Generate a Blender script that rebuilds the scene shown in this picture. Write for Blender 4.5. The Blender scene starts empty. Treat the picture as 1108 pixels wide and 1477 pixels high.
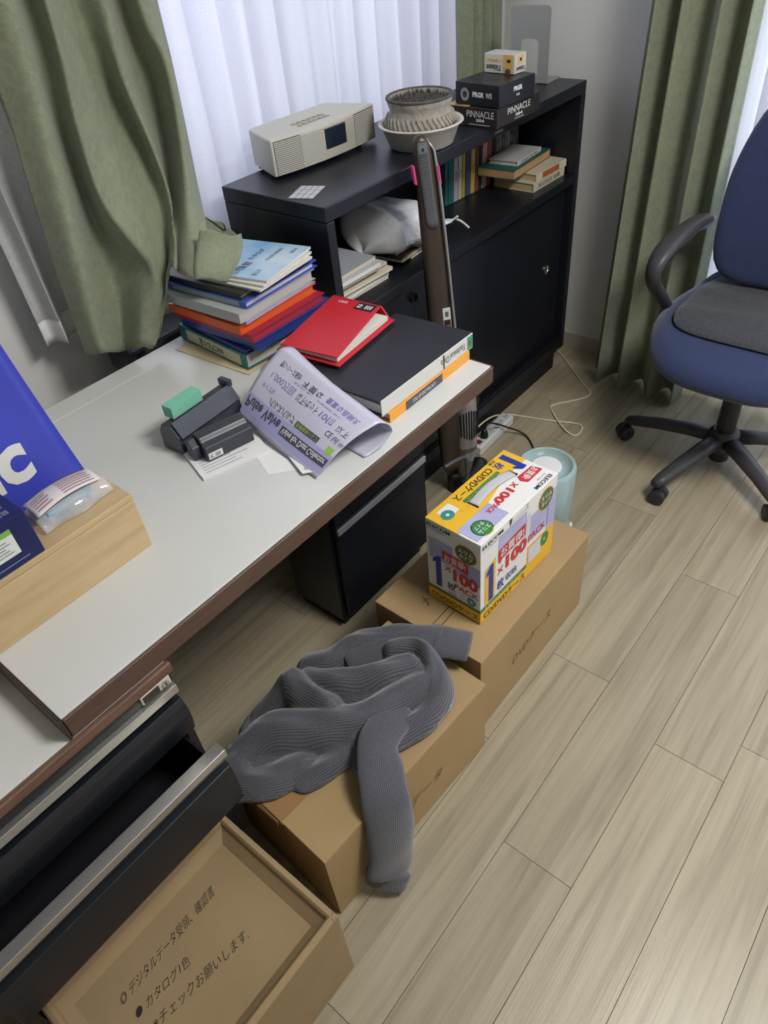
import bpy, bmesh, math, random
from mathutils import Vector, Matrix
random.seed(7)
SC = bpy.context.scene
COL = SC.collection
PI = math.pi

# ---------------------------------------------------------------- camera
cam_d = bpy.data.cameras.new('camera')
cam = bpy.data.objects.new('camera', cam_d); COL.objects.link(cam)
RIGHT = Vector((0.6269314, -0.77448011, -0.0844842))
DOWN = Vector((-0.55836309, -0.37104711, -0.74199374))
FWD = Vector((0.54331177, 0.51235203, -0.66506219))
mw = Matrix((RIGHT, -DOWN, -FWD)).transposed().to_4x4()
mw.translation = Vector((0, 0, 1.5))
cam.matrix_world = mw
cam_d.sensor_fit = 'AUTO'; cam_d.sensor_width = 36.0
cam_d.lens = 1037.98 / 1477 * 36.0
cam_d.clip_start = 0.02
SC.camera = cam

# ---------------------------------------------------------------- light
SC.view_settings.view_transform = 'Standard'
SC.view_settings.look = 'None'
SC.view_settings.gamma = 1.0
SC.view_settings.use_curve_mapping = False
SC.view_settings.exposure = 0.0
SC.cycles.use_denoising = True
SC.cycles.max_bounces = 8
SC.cycles.transparent_max_bounces = 24
SC.cycles.caustics_reflective = False
SC.cycles.caustics_refractive = False
SC.cycles.sample_clamp_indirect = 6.0
wd = bpy.data.worlds.new('overcast_sky'); SC.world = wd; wd.use_nodes = True
wn = wd.node_tree.nodes
wn['Background'].inputs[0].default_value = (0.87, 0.90, 1.0, 1)
wn['Background'].inputs[1].default_value = 0.44

def area(name, loc, target, sx, sy, power, col):
    d = bpy.data.lights.new(name, 'AREA'); d.shape = 'RECTANGLE'; d.size = sx; d.size_y = sy
    d.energy = power; d.color = col
    o = bpy.data.objects.new(name, d); COL.objects.link(o)
    o.location = loc
    o.rotation_euler = (Vector(target) - Vector(loc)).to_track_quat('-Z', 'Y').to_euler()
    return o
# overcast daylight just outside the two windows
area('daylight_back_window', (1.5, 2.05, 1.55), (1.5, 0, 1.25), 1.5, 1.2, 16.5, (0.84, 0.86, 1.0))
area('daylight_side_window', (2.85, -0.35, 1.25), (0, -0.35, 0.9), 1.8, 1.9, 66, (0.86, 0.91, 1.0))
# unseen ceiling fill, added to brighten the room, see added_fill_light below
FILL_POWER = 46

# ---------------------------------------------------------------- helpers
def lin(c):
    c = c / 255.0
    return c / 12.92 if c <= 0.04045 else ((c + 0.055) / 1.055) ** 2.4
def rgb(r, g, b): return (lin(r), lin(g), lin(b), 1)

MATS = {}
def mat(name, col, rough=0.5, metal=0.0, spec=0.5, var=0.0, vs=8.0, stretch=(1, 1, 1), bump=0.0, bs=80.0, bstretch=None,
        trans=0.0, alpha=1.0, ior=1.45, rand=0.0, col2=None, coat=0.0, sheen=0.0, emit=0.0):
    """one procedural material: base colour with noise variation, bump, optional per-object randomness"""
    if name in MATS: return MATS[name]
    m = bpy.data.materials.new(name); m.use_nodes = True
    nt = m.node_tree; N = nt.nodes; L = nt.links
    b = N['Principled BSDF']
    c = rgb(*col)
    b.inputs['Base Color'].default_value = c
    b.inputs['Roughness'].default_value = rough
    b.inputs['Metallic'].default_value = metal
    b.inputs['Specular IOR Level'].default_value = spec
    b.inputs['IOR'].default_value = ior
    b.inputs['Transmission Weight'].default_value = trans
    b.inputs['Alpha'].default_value = alpha
    b.inputs['Coat Weight'].default_value = coat
    b.inputs['Sheen Weight'].default_value = sheen
    if emit:
        b.inputs['Emission Color'].default_value = c; b.inputs['Emission Strength'].default_value = emit
    tc = N.new('ShaderNodeTexCoord')
    if var or col2:
        mp = N.new('ShaderNodeMapping'); mp.inputs['Scale'].default_value = stretch
        L.new(tc.outputs['Object'], mp.inputs['Vector'])
        n = N.new('ShaderNodeTexNoise'); n.inputs['Scale'].default_value = vs; n.inputs['Detail'].default_value = 5
        L.new(mp.outputs[0], n.inputs['Vector'])
        if rand:
            oi = N.new('ShaderNodeObjectInfo'); ad = N.new('ShaderNodeVectorMath'); ad.operation = 'ADD'
            mu = N.new('ShaderNodeMath'); mu.operation = 'MULTIPLY'; mu.inputs[1].default_value = 37.0
            L.new(oi.outputs['Random'], mu.inputs[0]); L.new(mp.outputs[0], ad.inputs[0]); L.new(mu.outputs[0], ad.inputs[1])
            L.new(ad.outputs[0], n.inputs['Vector'])
        r = N.new('ShaderNodeValToRGB')
        c2 = rgb(*col2) if col2 else tuple(min(1, x * (1 + var)) for x in c[:3]) + (1,)
        c1 = c if col2 else tuple(x * (1 - var) for x in c[:3]) + (1,)
        r.color_ramp.elements[0].color = c1; r.color_ramp.elements[0].position = 0.3
        r.color_ramp.elements[1].color = c2; r.color_ramp.elements[1].position = 0.7
        L.new(n.outputs[0], r.inputs[0]); L.new(r.outputs[0], b.inputs['Base Color'])
    if bump:
        n2 = N.new('ShaderNodeTexNoise'); n2.inputs['Scale'].default_value = bs; n2.inputs['Detail'].default_value = 3
        mp2 = N.new('ShaderNodeMapping'); mp2.inputs['Scale'].default_value = bstretch or (1, 1, 1)
        L.new(tc.outputs['Object'], mp2.inputs['Vector']); L.new(mp2.outputs[0], n2.inputs['Vector'])
        bp = N.new('ShaderNodeBump'); bp.inputs['Strength'].default_value = bump; bp.inputs['Distance'].default_value = 0.004
        L.new(n2.outputs[0], bp.inputs['Height']); L.new(bp.outputs[0], b.inputs['Normal'])
    MATS[name] = m
    return m

class MB:
    """collects faces for one mesh"""
    def __init__(s): s.v = []; s.f = []; s.uv = None; s.attr = None
    def add(s, vs, fs):
        k = len(s.v); s.v += [tuple(p) for p in vs]; s.f += [tuple(i + k for i in f) for f in fs]; return s
    def box(s, x0, x1, y0, y1, z0, z1):
        return s.add([(x0,y0,z0),(x1,y0,z0),(x1,y1,z0),(x0,y1,z0),(x0,y0,z1),(x1,y0,z1),(x1,y1,z1),(x0,y1,z1)],
                     [(3,2,1,0),(4,5,6,7),(0,1,5,4),(1,2,6,5),(2,3,7,6),(3,0,4,7)])
    def hexa(s, p):   # 8 points, bottom ring then top ring
        return s.add(p, [(3,2,1,0),(4,5,6,7),(0,1,5,4),(1,2,6,5),(2,3,7,6),(3,0,4,7)])
    def prism(s, poly, a, b, axis='z'):
        n = len(poly)
        def P(q, t):
            if axis == 'z': return (q[0], q[1], t)
            if axis == 'y': return (q[0], t, q[1])
            return (t, q[0], q[1])
        vs = [P(q, a) for q in poly] + [P(q, b) for q in poly]
        fs = [tuple(range(n))[::-1], tuple(range(n, 2 * n))] + [(i, (i + 1) % n, n + (i + 1) % n, n + i) for i in range(n)]
        return s.add(vs, fs)
    def lathe(s, prof, n=32, c=(0, 0, 0), cap=True, sx=1, sy=1):
        k = len(prof); vs = []
        for r, z in prof:
            for i in range(n):
                a = 2 * PI * i / n; vs.append((c[0] + r * sx * math.cos(a), c[1] + r * sy * math.sin(a), c[2] + z))
        fs = [(j * n + i, j * n + (i + 1) % n, (j + 1) * n + (i + 1) % n, (j + 1) * n + i) for j in range(k - 1) for i in range(n)]
        if cap: fs += [tuple(range(n))[::-1], tuple(range((k - 1) * n, k * n))]
        return s.add(vs, fs)
    def tube(s, path, r, n=10, flat=None, up=(0, 0, 1), cap=True):
        """sweep an ellipse; r float or list; flat = (across, along-normal) factors or list of them"""
        pts = [Vector(p) for p in path]; m = len(pts); vs = []
        prev = None
        for i, p in enumerate(pts):
            t = (pts[min(i + 1, m - 1)] - pts[max(i - 1, 0)]).normalized()
            u = Vector(up) if prev is None else prev
            side = t.cross(u)
            if side.length < 1e-5: side = t.cross(Vector((1, 0, 0)))
            side.normalize(); nn = side.cross(t).normalized(); prev = nn
            rr = r[i] if isinstance(r, (list, tuple)) else r
            fl = (1, 1) if flat is None else (flat[i] if isinstance(flat, list) else flat)
            for j in range(n):
                a = 2 * PI * j / n
                vs.append(p + side * (rr * fl[0] * math.cos(a)) + nn * (rr * fl[1] * math.sin(a)))
        fs = [(i * n + j, i * n + (j + 1) % n, (i + 1) * n + (j + 1) % n, (i + 1) * n + j) for i in range(m - 1) for j in range(n)]
        if cap: fs += [tuple(range(n))[::-1], tuple(range((m - 1) * n, m * n))]
        return s.add(vs, fs)
    def grid(s, fn, nu, nv):
        vs = [fn(i / nu, j / nv) for j in range(nv + 1) for i in range(nu + 1)]
        w = nu + 1
        return s.add(vs, [(j * w + i, j * w + i + 1, (j + 1) * w + i + 1, (j + 1) * w + i) for j in range(nv) for i in range(nu)])
    def mesh(s, name):
        me = bpy.data.meshes.new(name); me.from_pydata(s.v, [], s.f); me.update(); return me

def obj(name, mb, m, parent=None, bevel=0.0, seg=2, smooth=False, solid=0.0, sub=0, label=None, recalc=True, soff=0.0):
    me = mb if isinstance(mb, bpy.types.Mesh) else mb.mesh(name)
    if recalc and not isinstance(mb, bpy.types.Mesh):
        bm = bmesh.new(); bm.from_mesh(me); bmesh.ops.recalc_face_normals(bm, faces=bm.faces); bm.to_mesh(me); bm.free()
    o = bpy.data.objects.new(name, me); COL.objects.link(o)
    if m is not None and not me.materials: me.materials.append(m)
    if parent is not None: o.parent = parent
    if smooth:
        me.polygons.foreach_set('use_smooth', [True] * len(me.polygons))
    if solid:
        md = o.modifiers.new('solid', 'SOLIDIFY'); md.thickness = solid; md.offset = soff
    if bevel:
        md = o.modifiers.new('bevel', 'BEVEL'); md.width = bevel; md.segments = seg; md.limit_method = 'ANGLE'; md.angle_limit = 0.6
        if smooth is False and seg > 1: pass
    if sub:
        md = o.modifiers.new('sub', 'SUBSURF'); md.levels = sub; md.render_levels = sub
    if label: o['label'] = label
    return o
def tag(o, label, cat, group=None):
    o['label'] = label; o['category'] = cat
    if group: o['group'] = group
    return o
def thing(name, label, cat, loc=(0, 0, 0), rz=0.0, group=None):
    o = bpy.data.objects.new(name, None); COL.objects.link(o); o.empty_display_size = 0.05
    o.location = loc; o.rotation_euler = (0, 0, rz)
    return tag(o, label, cat, group)
def struct(o): o['kind'] = 'structure'; return o

def text_mesh(name, s, bold=0.0, spacing=1.0, shear=0.0):
    cu = bpy.data.curves.new(name, 'FONT'); cu.body = s; cu.size = 1; cu.offset = bold; cu.space_character = spacing; cu.shear = shear
    cu.resolution_u = 3
    t = bpy.data.objects.new(name, cu); COL.objects.link(t)
    dg = bpy.context.evaluated_depsgraph_get()
    me = bpy.data.meshes.new_from_object(t.evaluated_get(dg))
    bpy.data.objects.remove(t); bpy.data.curves.remove(cu)
    return me
def lettering(s, o, U, V, m, parent, bold=0.0, lift=0.0004, spacing=1.0, shear=0.0, name='lettering', warp=None):
    """text stretched to fill the parallelogram o, o+U, o+V (local coordinates); warp maps a point on to a bent surface"""
    me = text_mesh(name, s, bold, spacing, shear)
    if not me.vertices: return None
    xs = [v.co.x for v in me.vertices]; ys = [v.co.y for v in me.vertices]
    x0, x1, y0, y1 = min(xs), max(xs), min(ys), max(ys)
    o = Vector(o); U = Vector(U); V = Vector(V); n = U.cross(V).normalized() * abs(lift) * (1 if lift >= 0 else -1)
    for v in me.vertices:
        a = (v.co.x - x0) / max(x1 - x0, 1e-6); b = (v.co.y - y0) / max(y1 - y0, 1e-6)
        p = o + U * a + V * b + n
        v.co = warp(p) if warp else p
    me.update()
    return obj(name, me, m, parent)

class Face:
    """printed face of a carton: local origin, full width and height vectors"""
    def __init__(s, parent, o, U, V, lift=0.0004):
        s.p = parent; s.o = Vector(o); s.U = Vector(U); s.V = Vector(V); s.n = s.U.cross(s.V).normalized(); s.k = lift
    def P(s, u, v, l): return s.o + s.U * u + s.V * v + s.n * s.k * l
    def poly(s, uv, m, l=1, name='printed_patch'):
        return obj(name, MB().add([s.P(u, v, l) for u, v in uv], [tuple(range(len(uv)))]), m, s.p, recalc=False)
    def rect(s, u0, v0, u1, v1, m, l=1, name='printed_patch'):
        return s.poly([(u0, v0), (u1, v0), (u1, v1), (u0, v1)], m, l, name)
    def disc(s, u, v, ru, rv, m, l=2, hole=0.0, n=28, name='printed_disc'):
        if not hole: return s.poly([(u + ru * math.cos(2 * PI * i / n), v + rv * math.sin(2 * PI * i / n)) for i in range(n)], m, l, name)
        mb = MB(); q = [(u + k * ru * math.cos(2 * PI * i / n), v + k * rv * math.sin(2 * PI * i / n)) for k in (1, hole) for i in range(n)]
        mb.add([s.P(a, b, l) for a, b in q], [(i, (i + 1) % n, n + (i + 1) % n, n + i) for i in range(n)])
        return obj(name, mb, m, s.p, recalc=False)
    def text(s, t, u0, v0, u1, v1, m, l=3, bold=0.0, flipu=False, flipv=False, shear=0.0, spacing=1.0):
        U = s.U * (u1 - u0); V = s.V * (v1 - v0)
        o = s.o + s.U * u0 + s.V * v0
        if flipu: o = o + U; U = -U
        if flipv: o = o + V; V = -V
        o = o + s.n * s.k * l
        return lettering(t, o, U, V, m, s.p, bold, 0.0, spacing, shear)

def smoothstep(a, b, x):
    t = max(0.0, min(1.0, (x - a) / (b - a))); return t * t * (3 - 2 * t)
def catmull(pts, n=8):
    out = []
    P = [Vector(p) for p in pts]; P = [P[0] * 2 - P[1]] + P + [P[-1] * 2 - P[-2]]
    for i in range(1, len(P) - 2):
        for k in range(n):
            t = k / n; a, b, c, d = P[i - 1], P[i], P[i + 1], P[i + 2]
            out.append(0.5 * ((2 * b) + (-a + c) * t + (2 * a - 5 * b + 4 * c - d) * t * t + (-a + 3 * b - 3 * c + d) * t ** 3))
    out.append(P[-2]); return out
# ================================================================= THE SETTING
X0, X1, Y0, Y1, ZC = -1.9, 2.43, -2.3, 1.60, 2.45
wall_m = mat('wall_paper_white', (222, 222, 219), 0.85, var=0.03, vs=3, bump=0.12, bs=260)
ceil_m = mat('ceiling_white', (236, 235, 232), 0.9, bump=0.1, bs=150)
base_m = mat('baseboard_vinyl', (186, 180, 166), 0.5)
alu_m = mat('window_aluminium', (150, 150, 150), 0.4, 0.6)

def plank_mat():
    m = bpy.data.materials.new('pale_oak_laminate'); m.use_nodes = True; nt = m.node_tree; N = nt.nodes; L = nt.links
    b = N['Principled BSDF']
    tc = N.new('ShaderNodeTexCoord'); oi = N.new('ShaderNodeObjectInfo')
    mu = N.new('ShaderNodeMath'); mu.operation = 'MULTIPLY'; mu.inputs[1].default_value = 53.0; L.new(oi.outputs['Random'], mu.inputs[0])
    def noise(scale, stretch, detail=4, dist=0.0):
        mp = N.new('ShaderNodeMapping'); mp.inputs['Scale'].default_value = stretch; L.new(tc.outputs['Object'], mp.inputs['Vector'])
        ad = N.new('ShaderNodeVectorMath'); ad.operation = 'ADD'; L.new(mp.outputs[0], ad.inputs[0]); L.new(mu.outputs[0], ad.inputs[1])
        n = N.new('ShaderNodeTexNoise'); n.inputs['Scale'].default_value = scale; n.inputs['Detail'].default_value = detail
        n.inputs['Distortion'].default_value = dist
        L.new(ad.outputs[0], n.inputs['Vector']); return n
    n1 = noise(3.0, (0.7, 14, 1), 5, 0.6); n2 = noise(10, (0.5, 30, 1), 3, 0.3); n3 = noise(1.2, (0.8, 9, 1), 2)
    r1 = N.new('ShaderNodeValToRGB')
    e = r1.color_ramp.elements; e[0].position = 0.30; e[0].color = rgb(140, 131, 109); e[1].position = 0.72; e[1].color = rgb(169, 159, 135)
    k = e.new(0.5); k.color = rgb(159, 148, 124)
    L.new(n1.outputs[0], r1.inputs[0])
    r2 = N.new('ShaderNodeValToRGB'); r2.color_ramp.elements[0].position = 0.33; r2.color_ramp.elements[0].color = (0.88, 0.87, 0.84, 1)
    r2.color_ramp.elements[1].position = 0.55; r2.color_ramp.elements[1].color = (1, 1, 1, 1); L.new(n2.outputs[0], r2.inputs[0])
    mx = N.new('ShaderNodeMix'); mx.data_type = 'RGBA'; mx.blend_type = 'MULTIPLY'; mx.inputs[0].default_value = 0.75
    L.new(r1.outputs[0], mx.inputs[6]); L.new(r2.outputs[0], mx.inputs[7])
    r3 = N.new('ShaderNodeMapRange'); r3.inputs[1].default_value = 0.0; r3.inputs[2].default_value = 1.0; r3.inputs[3].default_value = 0.92; r3.inputs[4].default_value = 1.07
    L.new(oi.outputs['Random'], r3.inputs[0])
    mx2 = N.new('ShaderNodeMix'); mx2.data_type = 'RGBA'; mx2.blend_type = 'MULTIPLY'; mx2.inputs[0].default_value = 1.0
    L.new(mx.outputs[2], mx2.inputs[6]); L.new(r3.outputs[0], mx2.inputs[7])
    L.new(mx2.outputs[2], b.inputs['Base Color'])
    rr = N.new('ShaderNodeMapRange'); rr.inputs[3].default_value = 0.30; rr.inputs[4].default_value = 0.46; L.new(n3.outputs[0], rr.inputs[0]); L.new(rr.outputs[0], b.inputs['Roughness'])
    b.inputs['Specular IOR Level'].default_value = 0.45
    bp = N.new('ShaderNodeBump'); bp.inputs['Strength'].default_value = 0.12; bp.inputs['Distance'].default_value = 0.002
    L.new(n2.outputs[0], bp.inputs['Height']); L.new(bp.outputs[0], b.inputs['Normal'])
    return m
plank_m = plank_mat()
slab_m = mat('floor_joint_dark', (70, 60, 46), 0.9)
floor = struct(obj('floor', MB().box(X0, X1, Y0, Y1, -0.06, -0.004), slab_m))
PW, PL, GAP = 0.1515, 0.905, 0.0011
known = {0: 0.961, 1: 0.578, 2: 1.051}
full = {}
row = 0
for k in range(-16, 11):
    ya = 0.0115 + PW * k; yb = ya + PW
    ya2, yb2 = max(ya, Y0), min(yb, Y1)
    if yb2 - ya2 < 0.01: continue
    off = known.get(k, (0.37 + 0.43 * k + 0.11 * (k % 3)) % PL)
    x = off - PL * math.ceil((off - X0) / PL)
    while x < X1:
        xa, xb = max(x, X0), min(x + PL, X1); x += PL
        if xb - xa < 0.01: continue
        lx, ly = xb - xa - GAP, yb2 - ya2 - GAP
        key = (round(lx, 4), round(ly, 4))
        if key not in full:
            full[key] = MB().box(-lx / 2, lx / 2, -ly / 2, ly / 2, -0.004, 0.0).mesh('plank'); full[key].materials.append(plank_m)
        o = obj('plank', full[key], plank_m, floor); o.location = ((xa + xb) / 2, (ya2 + yb2) / 2, 0)

# walls, each a solid slab; the two with windows are built round their openings
def wall_y(name, y, t, x0, x1, holes, parent=None):
    mb = MB(); cur = x0
    for (a, b, za, zb) in holes:
        mb.box(cur, a, y, y + t, 0, ZC); mb.box(a, b, y, y + t, 0, za); mb.box(a, b, y, y + t, zb, ZC); cur = b
    mb.box(cur, x1, y, y + t, 0, ZC)
    return struct(obj(name, mb, wall_m))
def wall_x(name, x, t, y0, y1, holes):
    mb = MB(); cur = y0
    for (a, b, za, zb) in holes:
        mb.box(x, x + t, cur, a, 0, ZC)
        if za > 0: mb.box(x, x + t, a, b, 0, za)
        mb.box(x, x + t, a, b, zb, ZC); cur = b
    mb.box(x, x + t, cur, y1, 0, ZC)
    return struct(obj(name, mb, wall_m))
WB = (0.78, 2.28, 0.86, 2.05); WR = (-1.35, 0.68, 0.04, 2.05)
wall_y('wall_back', Y1, 0.14, X0, X1 + 0.14, [WB])
wall_x('wall_right', X1, 0.14, Y0, Y1, [WR])
struct(obj('wall_left', MB().box(X0 - 0.12, X0, Y0, Y1, 0, ZC), wall_m))
struct(obj('wall_front', MB().box(X0 - 0.12, X1 + 0.14, Y0 - 0.12, Y0, 0, ZC), wall_m))
struct(obj('ceiling', MB().box(X0 - 0.12, X1 + 0.14, Y0 - 0.12, Y1 + 0.14, ZC, ZC + 0.1), ceil_m))
struct(obj('baseboard_back', MB().box(X0, X1, Y1 - 0.008, Y1, 0, 0.06), base_m))
struct(obj('baseboard_right', MB().box(X1 - 0.008, X1, 0.70, Y1 - 0.008, 0, 0.06), base_m))
struct(obj('baseboard_left', MB().box(X0, X0 + 0.008, Y0, Y1 - 0.008, 0, 0.06), base_m))

glass_m = bpy.data.materials.new('window_glass'); glass_m.use_nodes = True
_N = glass_m.node_tree.nodes; _L = glass_m.node_tree.links
_t = _N.new('ShaderNodeBsdfTransparent'); _g = _N.new('ShaderNodeBsdfGlossy'); _g.inputs['Roughness'].default_value = 0.02
_x = _N.new('ShaderNodeMixShader'); _x.inputs[0].default_value = 0.06
_t.inputs[0].default_value = (0.94, 0.97, 0.96, 1)
_L.new(_t.outputs[0], _x.inputs[1]); _L.new(_g.outputs[0], _x.inputs[2]); _L.new(_x.outputs[0], _N['Material Output'].inputs[0])

def window(name, axis, c, a, b, za, zb):
    mb = MB()
    def B(a0, a1, d0, d1, z0, z1):
        if axis == 'y': mb.box(a0, a1, c + d0, c + d1, z0, z1)
        else: mb.box(c + d0, c + d1, a0, a1, z0, z1)
    B(a, b, 0.04, 0.12, za, za + 0.04); B(a, b, 0.04, 0.12, zb - 0.04, zb); B(a, a + 0.04, 0.04, 0.12, za, zb); B(b - 0.04, b, 0.04, 0.12, za, zb)
    fr = struct(obj(name, mb, alu_m))
    m = (a + b) / 2
    for i, (p, q, d) in enumerate(((a + 0.04, m + 0.02, 0.085), (m - 0.02, b - 0.04, 0.06))):
        mb = MB()
        B(p, q, d, d + 0.02, za + 0.04, za + 0.08); B(p, q, d, d + 0.02, zb - 0.08, zb - 0.04); B(p, p + 0.035, d, d + 0.02, za + 0.04, zb - 0.04); B(q - 0.035, q, d, d + 0.02, za + 0.04, zb - 0.04)
        sash = obj('window_sash', mb, alu_m, fr)
        mb = MB(); B(p + 0.035, q - 0.035, d + 0.007, d + 0.012, za + 0.08, zb - 0.08)
        obj('window_pane', mb, glass_m, sash)
    return fr
window('window_1', 'y', Y1, *WB)
window('window_2', 'x', X1, *WR)
struct(obj('trim_1', MB().box(WB[0] - 0.03, WB[1] + 0.03, Y1 - 0.012, Y1 + 0.04, WB[2] - 0.035, WB[2]), base_m, bevel=0.003))
struct(obj('trim_2', MB().box(X1 - 0.012, X1 + 0.04, WR[0] - 0.03, WR[1] + 0.0, 0.0, WR[2]), base_m, bevel=0.003))

# ceiling fill light, added above the frame to brighten the room: body, diffuser and its own light
cl = thing('added_fill_light', 'white square fill light added under the ceiling, out of view', 'fill light', (1.05, -0.45, ZC - 0.09))
obj('fill_body', MB().box(-0.33, 0.33, -0.33, 0.33, 0.055, 0.09), mat('fill_white', (230, 230, 230), 0.5), cl, bevel=0.01)
obj('fill_diffuser', MB().box(-0.30, 0.30, -0.30, 0.30, 0.0, 0.055), mat('fill_diffuser', (255, 248, 235), 0.4, emit=1.2), cl, bevel=0.02)
pl = bpy.data.lights.new('added_fill_glow', 'AREA'); pl.shape = 'SQUARE'; pl.size = 0.6; pl.energy = FILL_POWER; pl.color = (1.0, 0.985, 0.95)
plo = bpy.data.objects.new('added_fill_glow', pl); COL.objects.link(plo); plo.location = (1.05, -0.45, ZC - 0.1)

# ----------------------------------------------------------------- curtains
def cloth_mat(name, c1, c2, scale=14, bump=0.25, translucent=0.15):
    m = bpy.data.materials.new(name); m.use_nodes = True; N = m.node_tree.nodes; L = m.node_tree.links
    b = N['Principled BSDF']; tc = N.new('ShaderNodeTexCoord')
    n = N.new('ShaderNodeTexNoise'); n.inputs['Scale'].default_value = scale; n.inputs['Detail'].default_value = 6; n.inputs['Distortion'].default_value = 2.5
    L.new(tc.outputs['UV'], n.inputs['Vector'])
    r = N.new('ShaderNodeValToRGB'); r.color_ramp.elements[0].position = 0.42; r.color_ramp.elements[0].color = rgb(*c1)
    r.color_ramp.elements[1].position = 0.58; r.color_ramp.elements[1].color = rgb(*c2)
    L.new(n.outputs[0], r.inputs[0]); L.new(r.outputs[0], b.inputs['Base Color'])
    b.inputs['Roughness'].default_value = 0.72; b.inputs['Sheen Weight'].default_value = 0.35; b.inputs['Specular IOR Level'].default_value = 0.25
    w = N.new('ShaderNodeTexWave'); w.bands_direction = 'Y'; w.inputs['Scale'].default_value = 90; w.inputs['Distortion'].default_value = 1.5
    L.new(tc.outputs['UV'], w.inputs['Vector'])
    ad = N.new('ShaderNodeMath'); ad.operation = 'ADD'; L.new(w.outputs[1], ad.inputs[0]); L.new(n.outputs[0], ad.inputs[1])
    bp = N.new('ShaderNodeBump'); bp.inputs['Strength'].default_value = bump; bp.inputs['Distance'].default_value = 0.0015
    L.new(ad.outputs[0], bp.inputs['Height']); L.new(bp.outputs[0], b.inputs['Normal'])
    tr = N.new('ShaderNodeBsdfTranslucent'); L.new(r.outputs[0], tr.inputs[0])
    mx = N.new('ShaderNodeMixShader'); mx.inputs[0].default_value = translucent
    L.new(b.outputs[0], mx.inputs[1]); L.new(tr.outputs[0], mx.inputs[2]); L.new(mx.outputs[0], N['Material Output'].inputs[0])
    return m
green_m = cloth_mat('green_jacquard', (140, 147, 124), (149, 157, 129), 26)
def sheer_mat():
    m = bpy.data.materials.new('white_voile'); m.use_nodes = True; N = m.node_tree.nodes; L = m.node_tree.links
    tc = N.new('ShaderNodeTexCoord'); n = N.new('ShaderNodeTexNoise'); n.inputs['Scale'].default_value = 260; n.inputs['Detail'].default_value = 2
    L.new(tc.outputs['UV'], n.inputs['Vector'])
    mr = N.new('ShaderNodeMapRange'); mr.inputs[1].default_value = 0.3; mr.inputs[2].default_value = 0.7; mr.inputs[3].default_value = 0.05; mr.inputs[4].default_value = 0.13
    L.new(n.outputs[0], mr.inputs[0])
    tp = N.new('ShaderNodeBsdfTransparent'); tl = N.new('ShaderNodeBsdfTranslucent'); df = N.new('ShaderNodeBsdfDiffuse')
    tl.inputs[0].default_value = (0.82, 0.80, 0.90, 1); df.inputs[0].default_value = (0.79, 0.78, 0.85, 1)
    a = N.new('ShaderNodeMixShader'); a.inputs[0].default_value = 0.45; L.new(tl.outputs[0], a.inputs[1]); L.new(df.outputs[0], a.inputs[2])
    c = N.new('ShaderNodeMixShader'); L.new(mr.outputs[0], c.inputs[0]); L.new(a.outputs[0], c.inputs[1]); L.new(tp.outputs[0], c.inputs[2])
    L.new(c.outputs[0], N['Material Output'].inputs[0])
    return m
sheer_m = sheer_mat()

def cloth(name, fn, nu, nv, m, parent=None, solid=0.0015, uvs=(1, 1), label=None):
    mb = MB().grid(fn, nu, nv); me = mb.mesh(name)
    uv = me.uv_layers.new(name='UVMap'); w = nu + 1
    for lp in me.loops:
        i = lp.vertex_index; uv.data[lp.index].uv = ((i % w) / nu * uvs[0], (i // w) / nv * uvs[1])
    return obj(name, me, m, parent, smooth=True, solid=solid, label=label)

# white voile across the back window
def f_sheer(u, v):
    x = 0.98 + 1.22 * u; z = 2.18 - 1.36 * v
    a = 0.020 + 0.010 * math.sin(7 * u + 1)
    ph = 2 * PI * 13 * u + 0.5 * math.sin(2 * PI * u * 3 + 1.7 * v)
    y = 1.546 + a * math.sin(ph) + 0.005 * math.sin(2.3 * ph + 1) * v + 0.012 * (v - 0.5)
    return (x + 0.012 * math.cos(ph) * (0.5 + 0.5 * v), min(y, 1.582), z)
o = cloth('sheer_curtain', f_sheer, 300, 20, sheer_m, solid=0, uvs=(1.9, 1.4))
tag(o, 'bright white voile curtain hanging in soft folds behind the black cabinet', 'curtain')
# its left end, hanging free beside the green curtain
def f_lace(u, v):
    x = 0.60 + 0.13 * u + 0.010 * math.sin(2 * PI * 2 * u); z = 2.18 - 1.40 * v
    return (x - 0.02 * (1 - v), 1.515 + 0.020 * math.sin(2 * PI * 2.2 * u + 0.6) - 0.006 * v, z)
lace_m = cloth_mat('grey_white_lace', (205, 205, 203), (214, 214, 212), 90, 0.15, 0.25)
lc = thing('lace_curtain', 'narrow white lace curtain end hanging left of the large green curtain', 'curtain', (0, 0, 0))
cloth('curtain_panel', f_lace, 60, 16, lace_m, lc, uvs=(0.3, 1.4))
def f_lhem(u, v):
    p = f_lace(u, 0.963 + 0.037 * v); return (p[0] - 0.0, p[1] - 0.0015, p[2])
cloth('hem', f_lhem, 60, 3, mat('lace_hem', (222, 222, 220), 0.8), lc, uvs=(0.3, 0.1))

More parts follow.
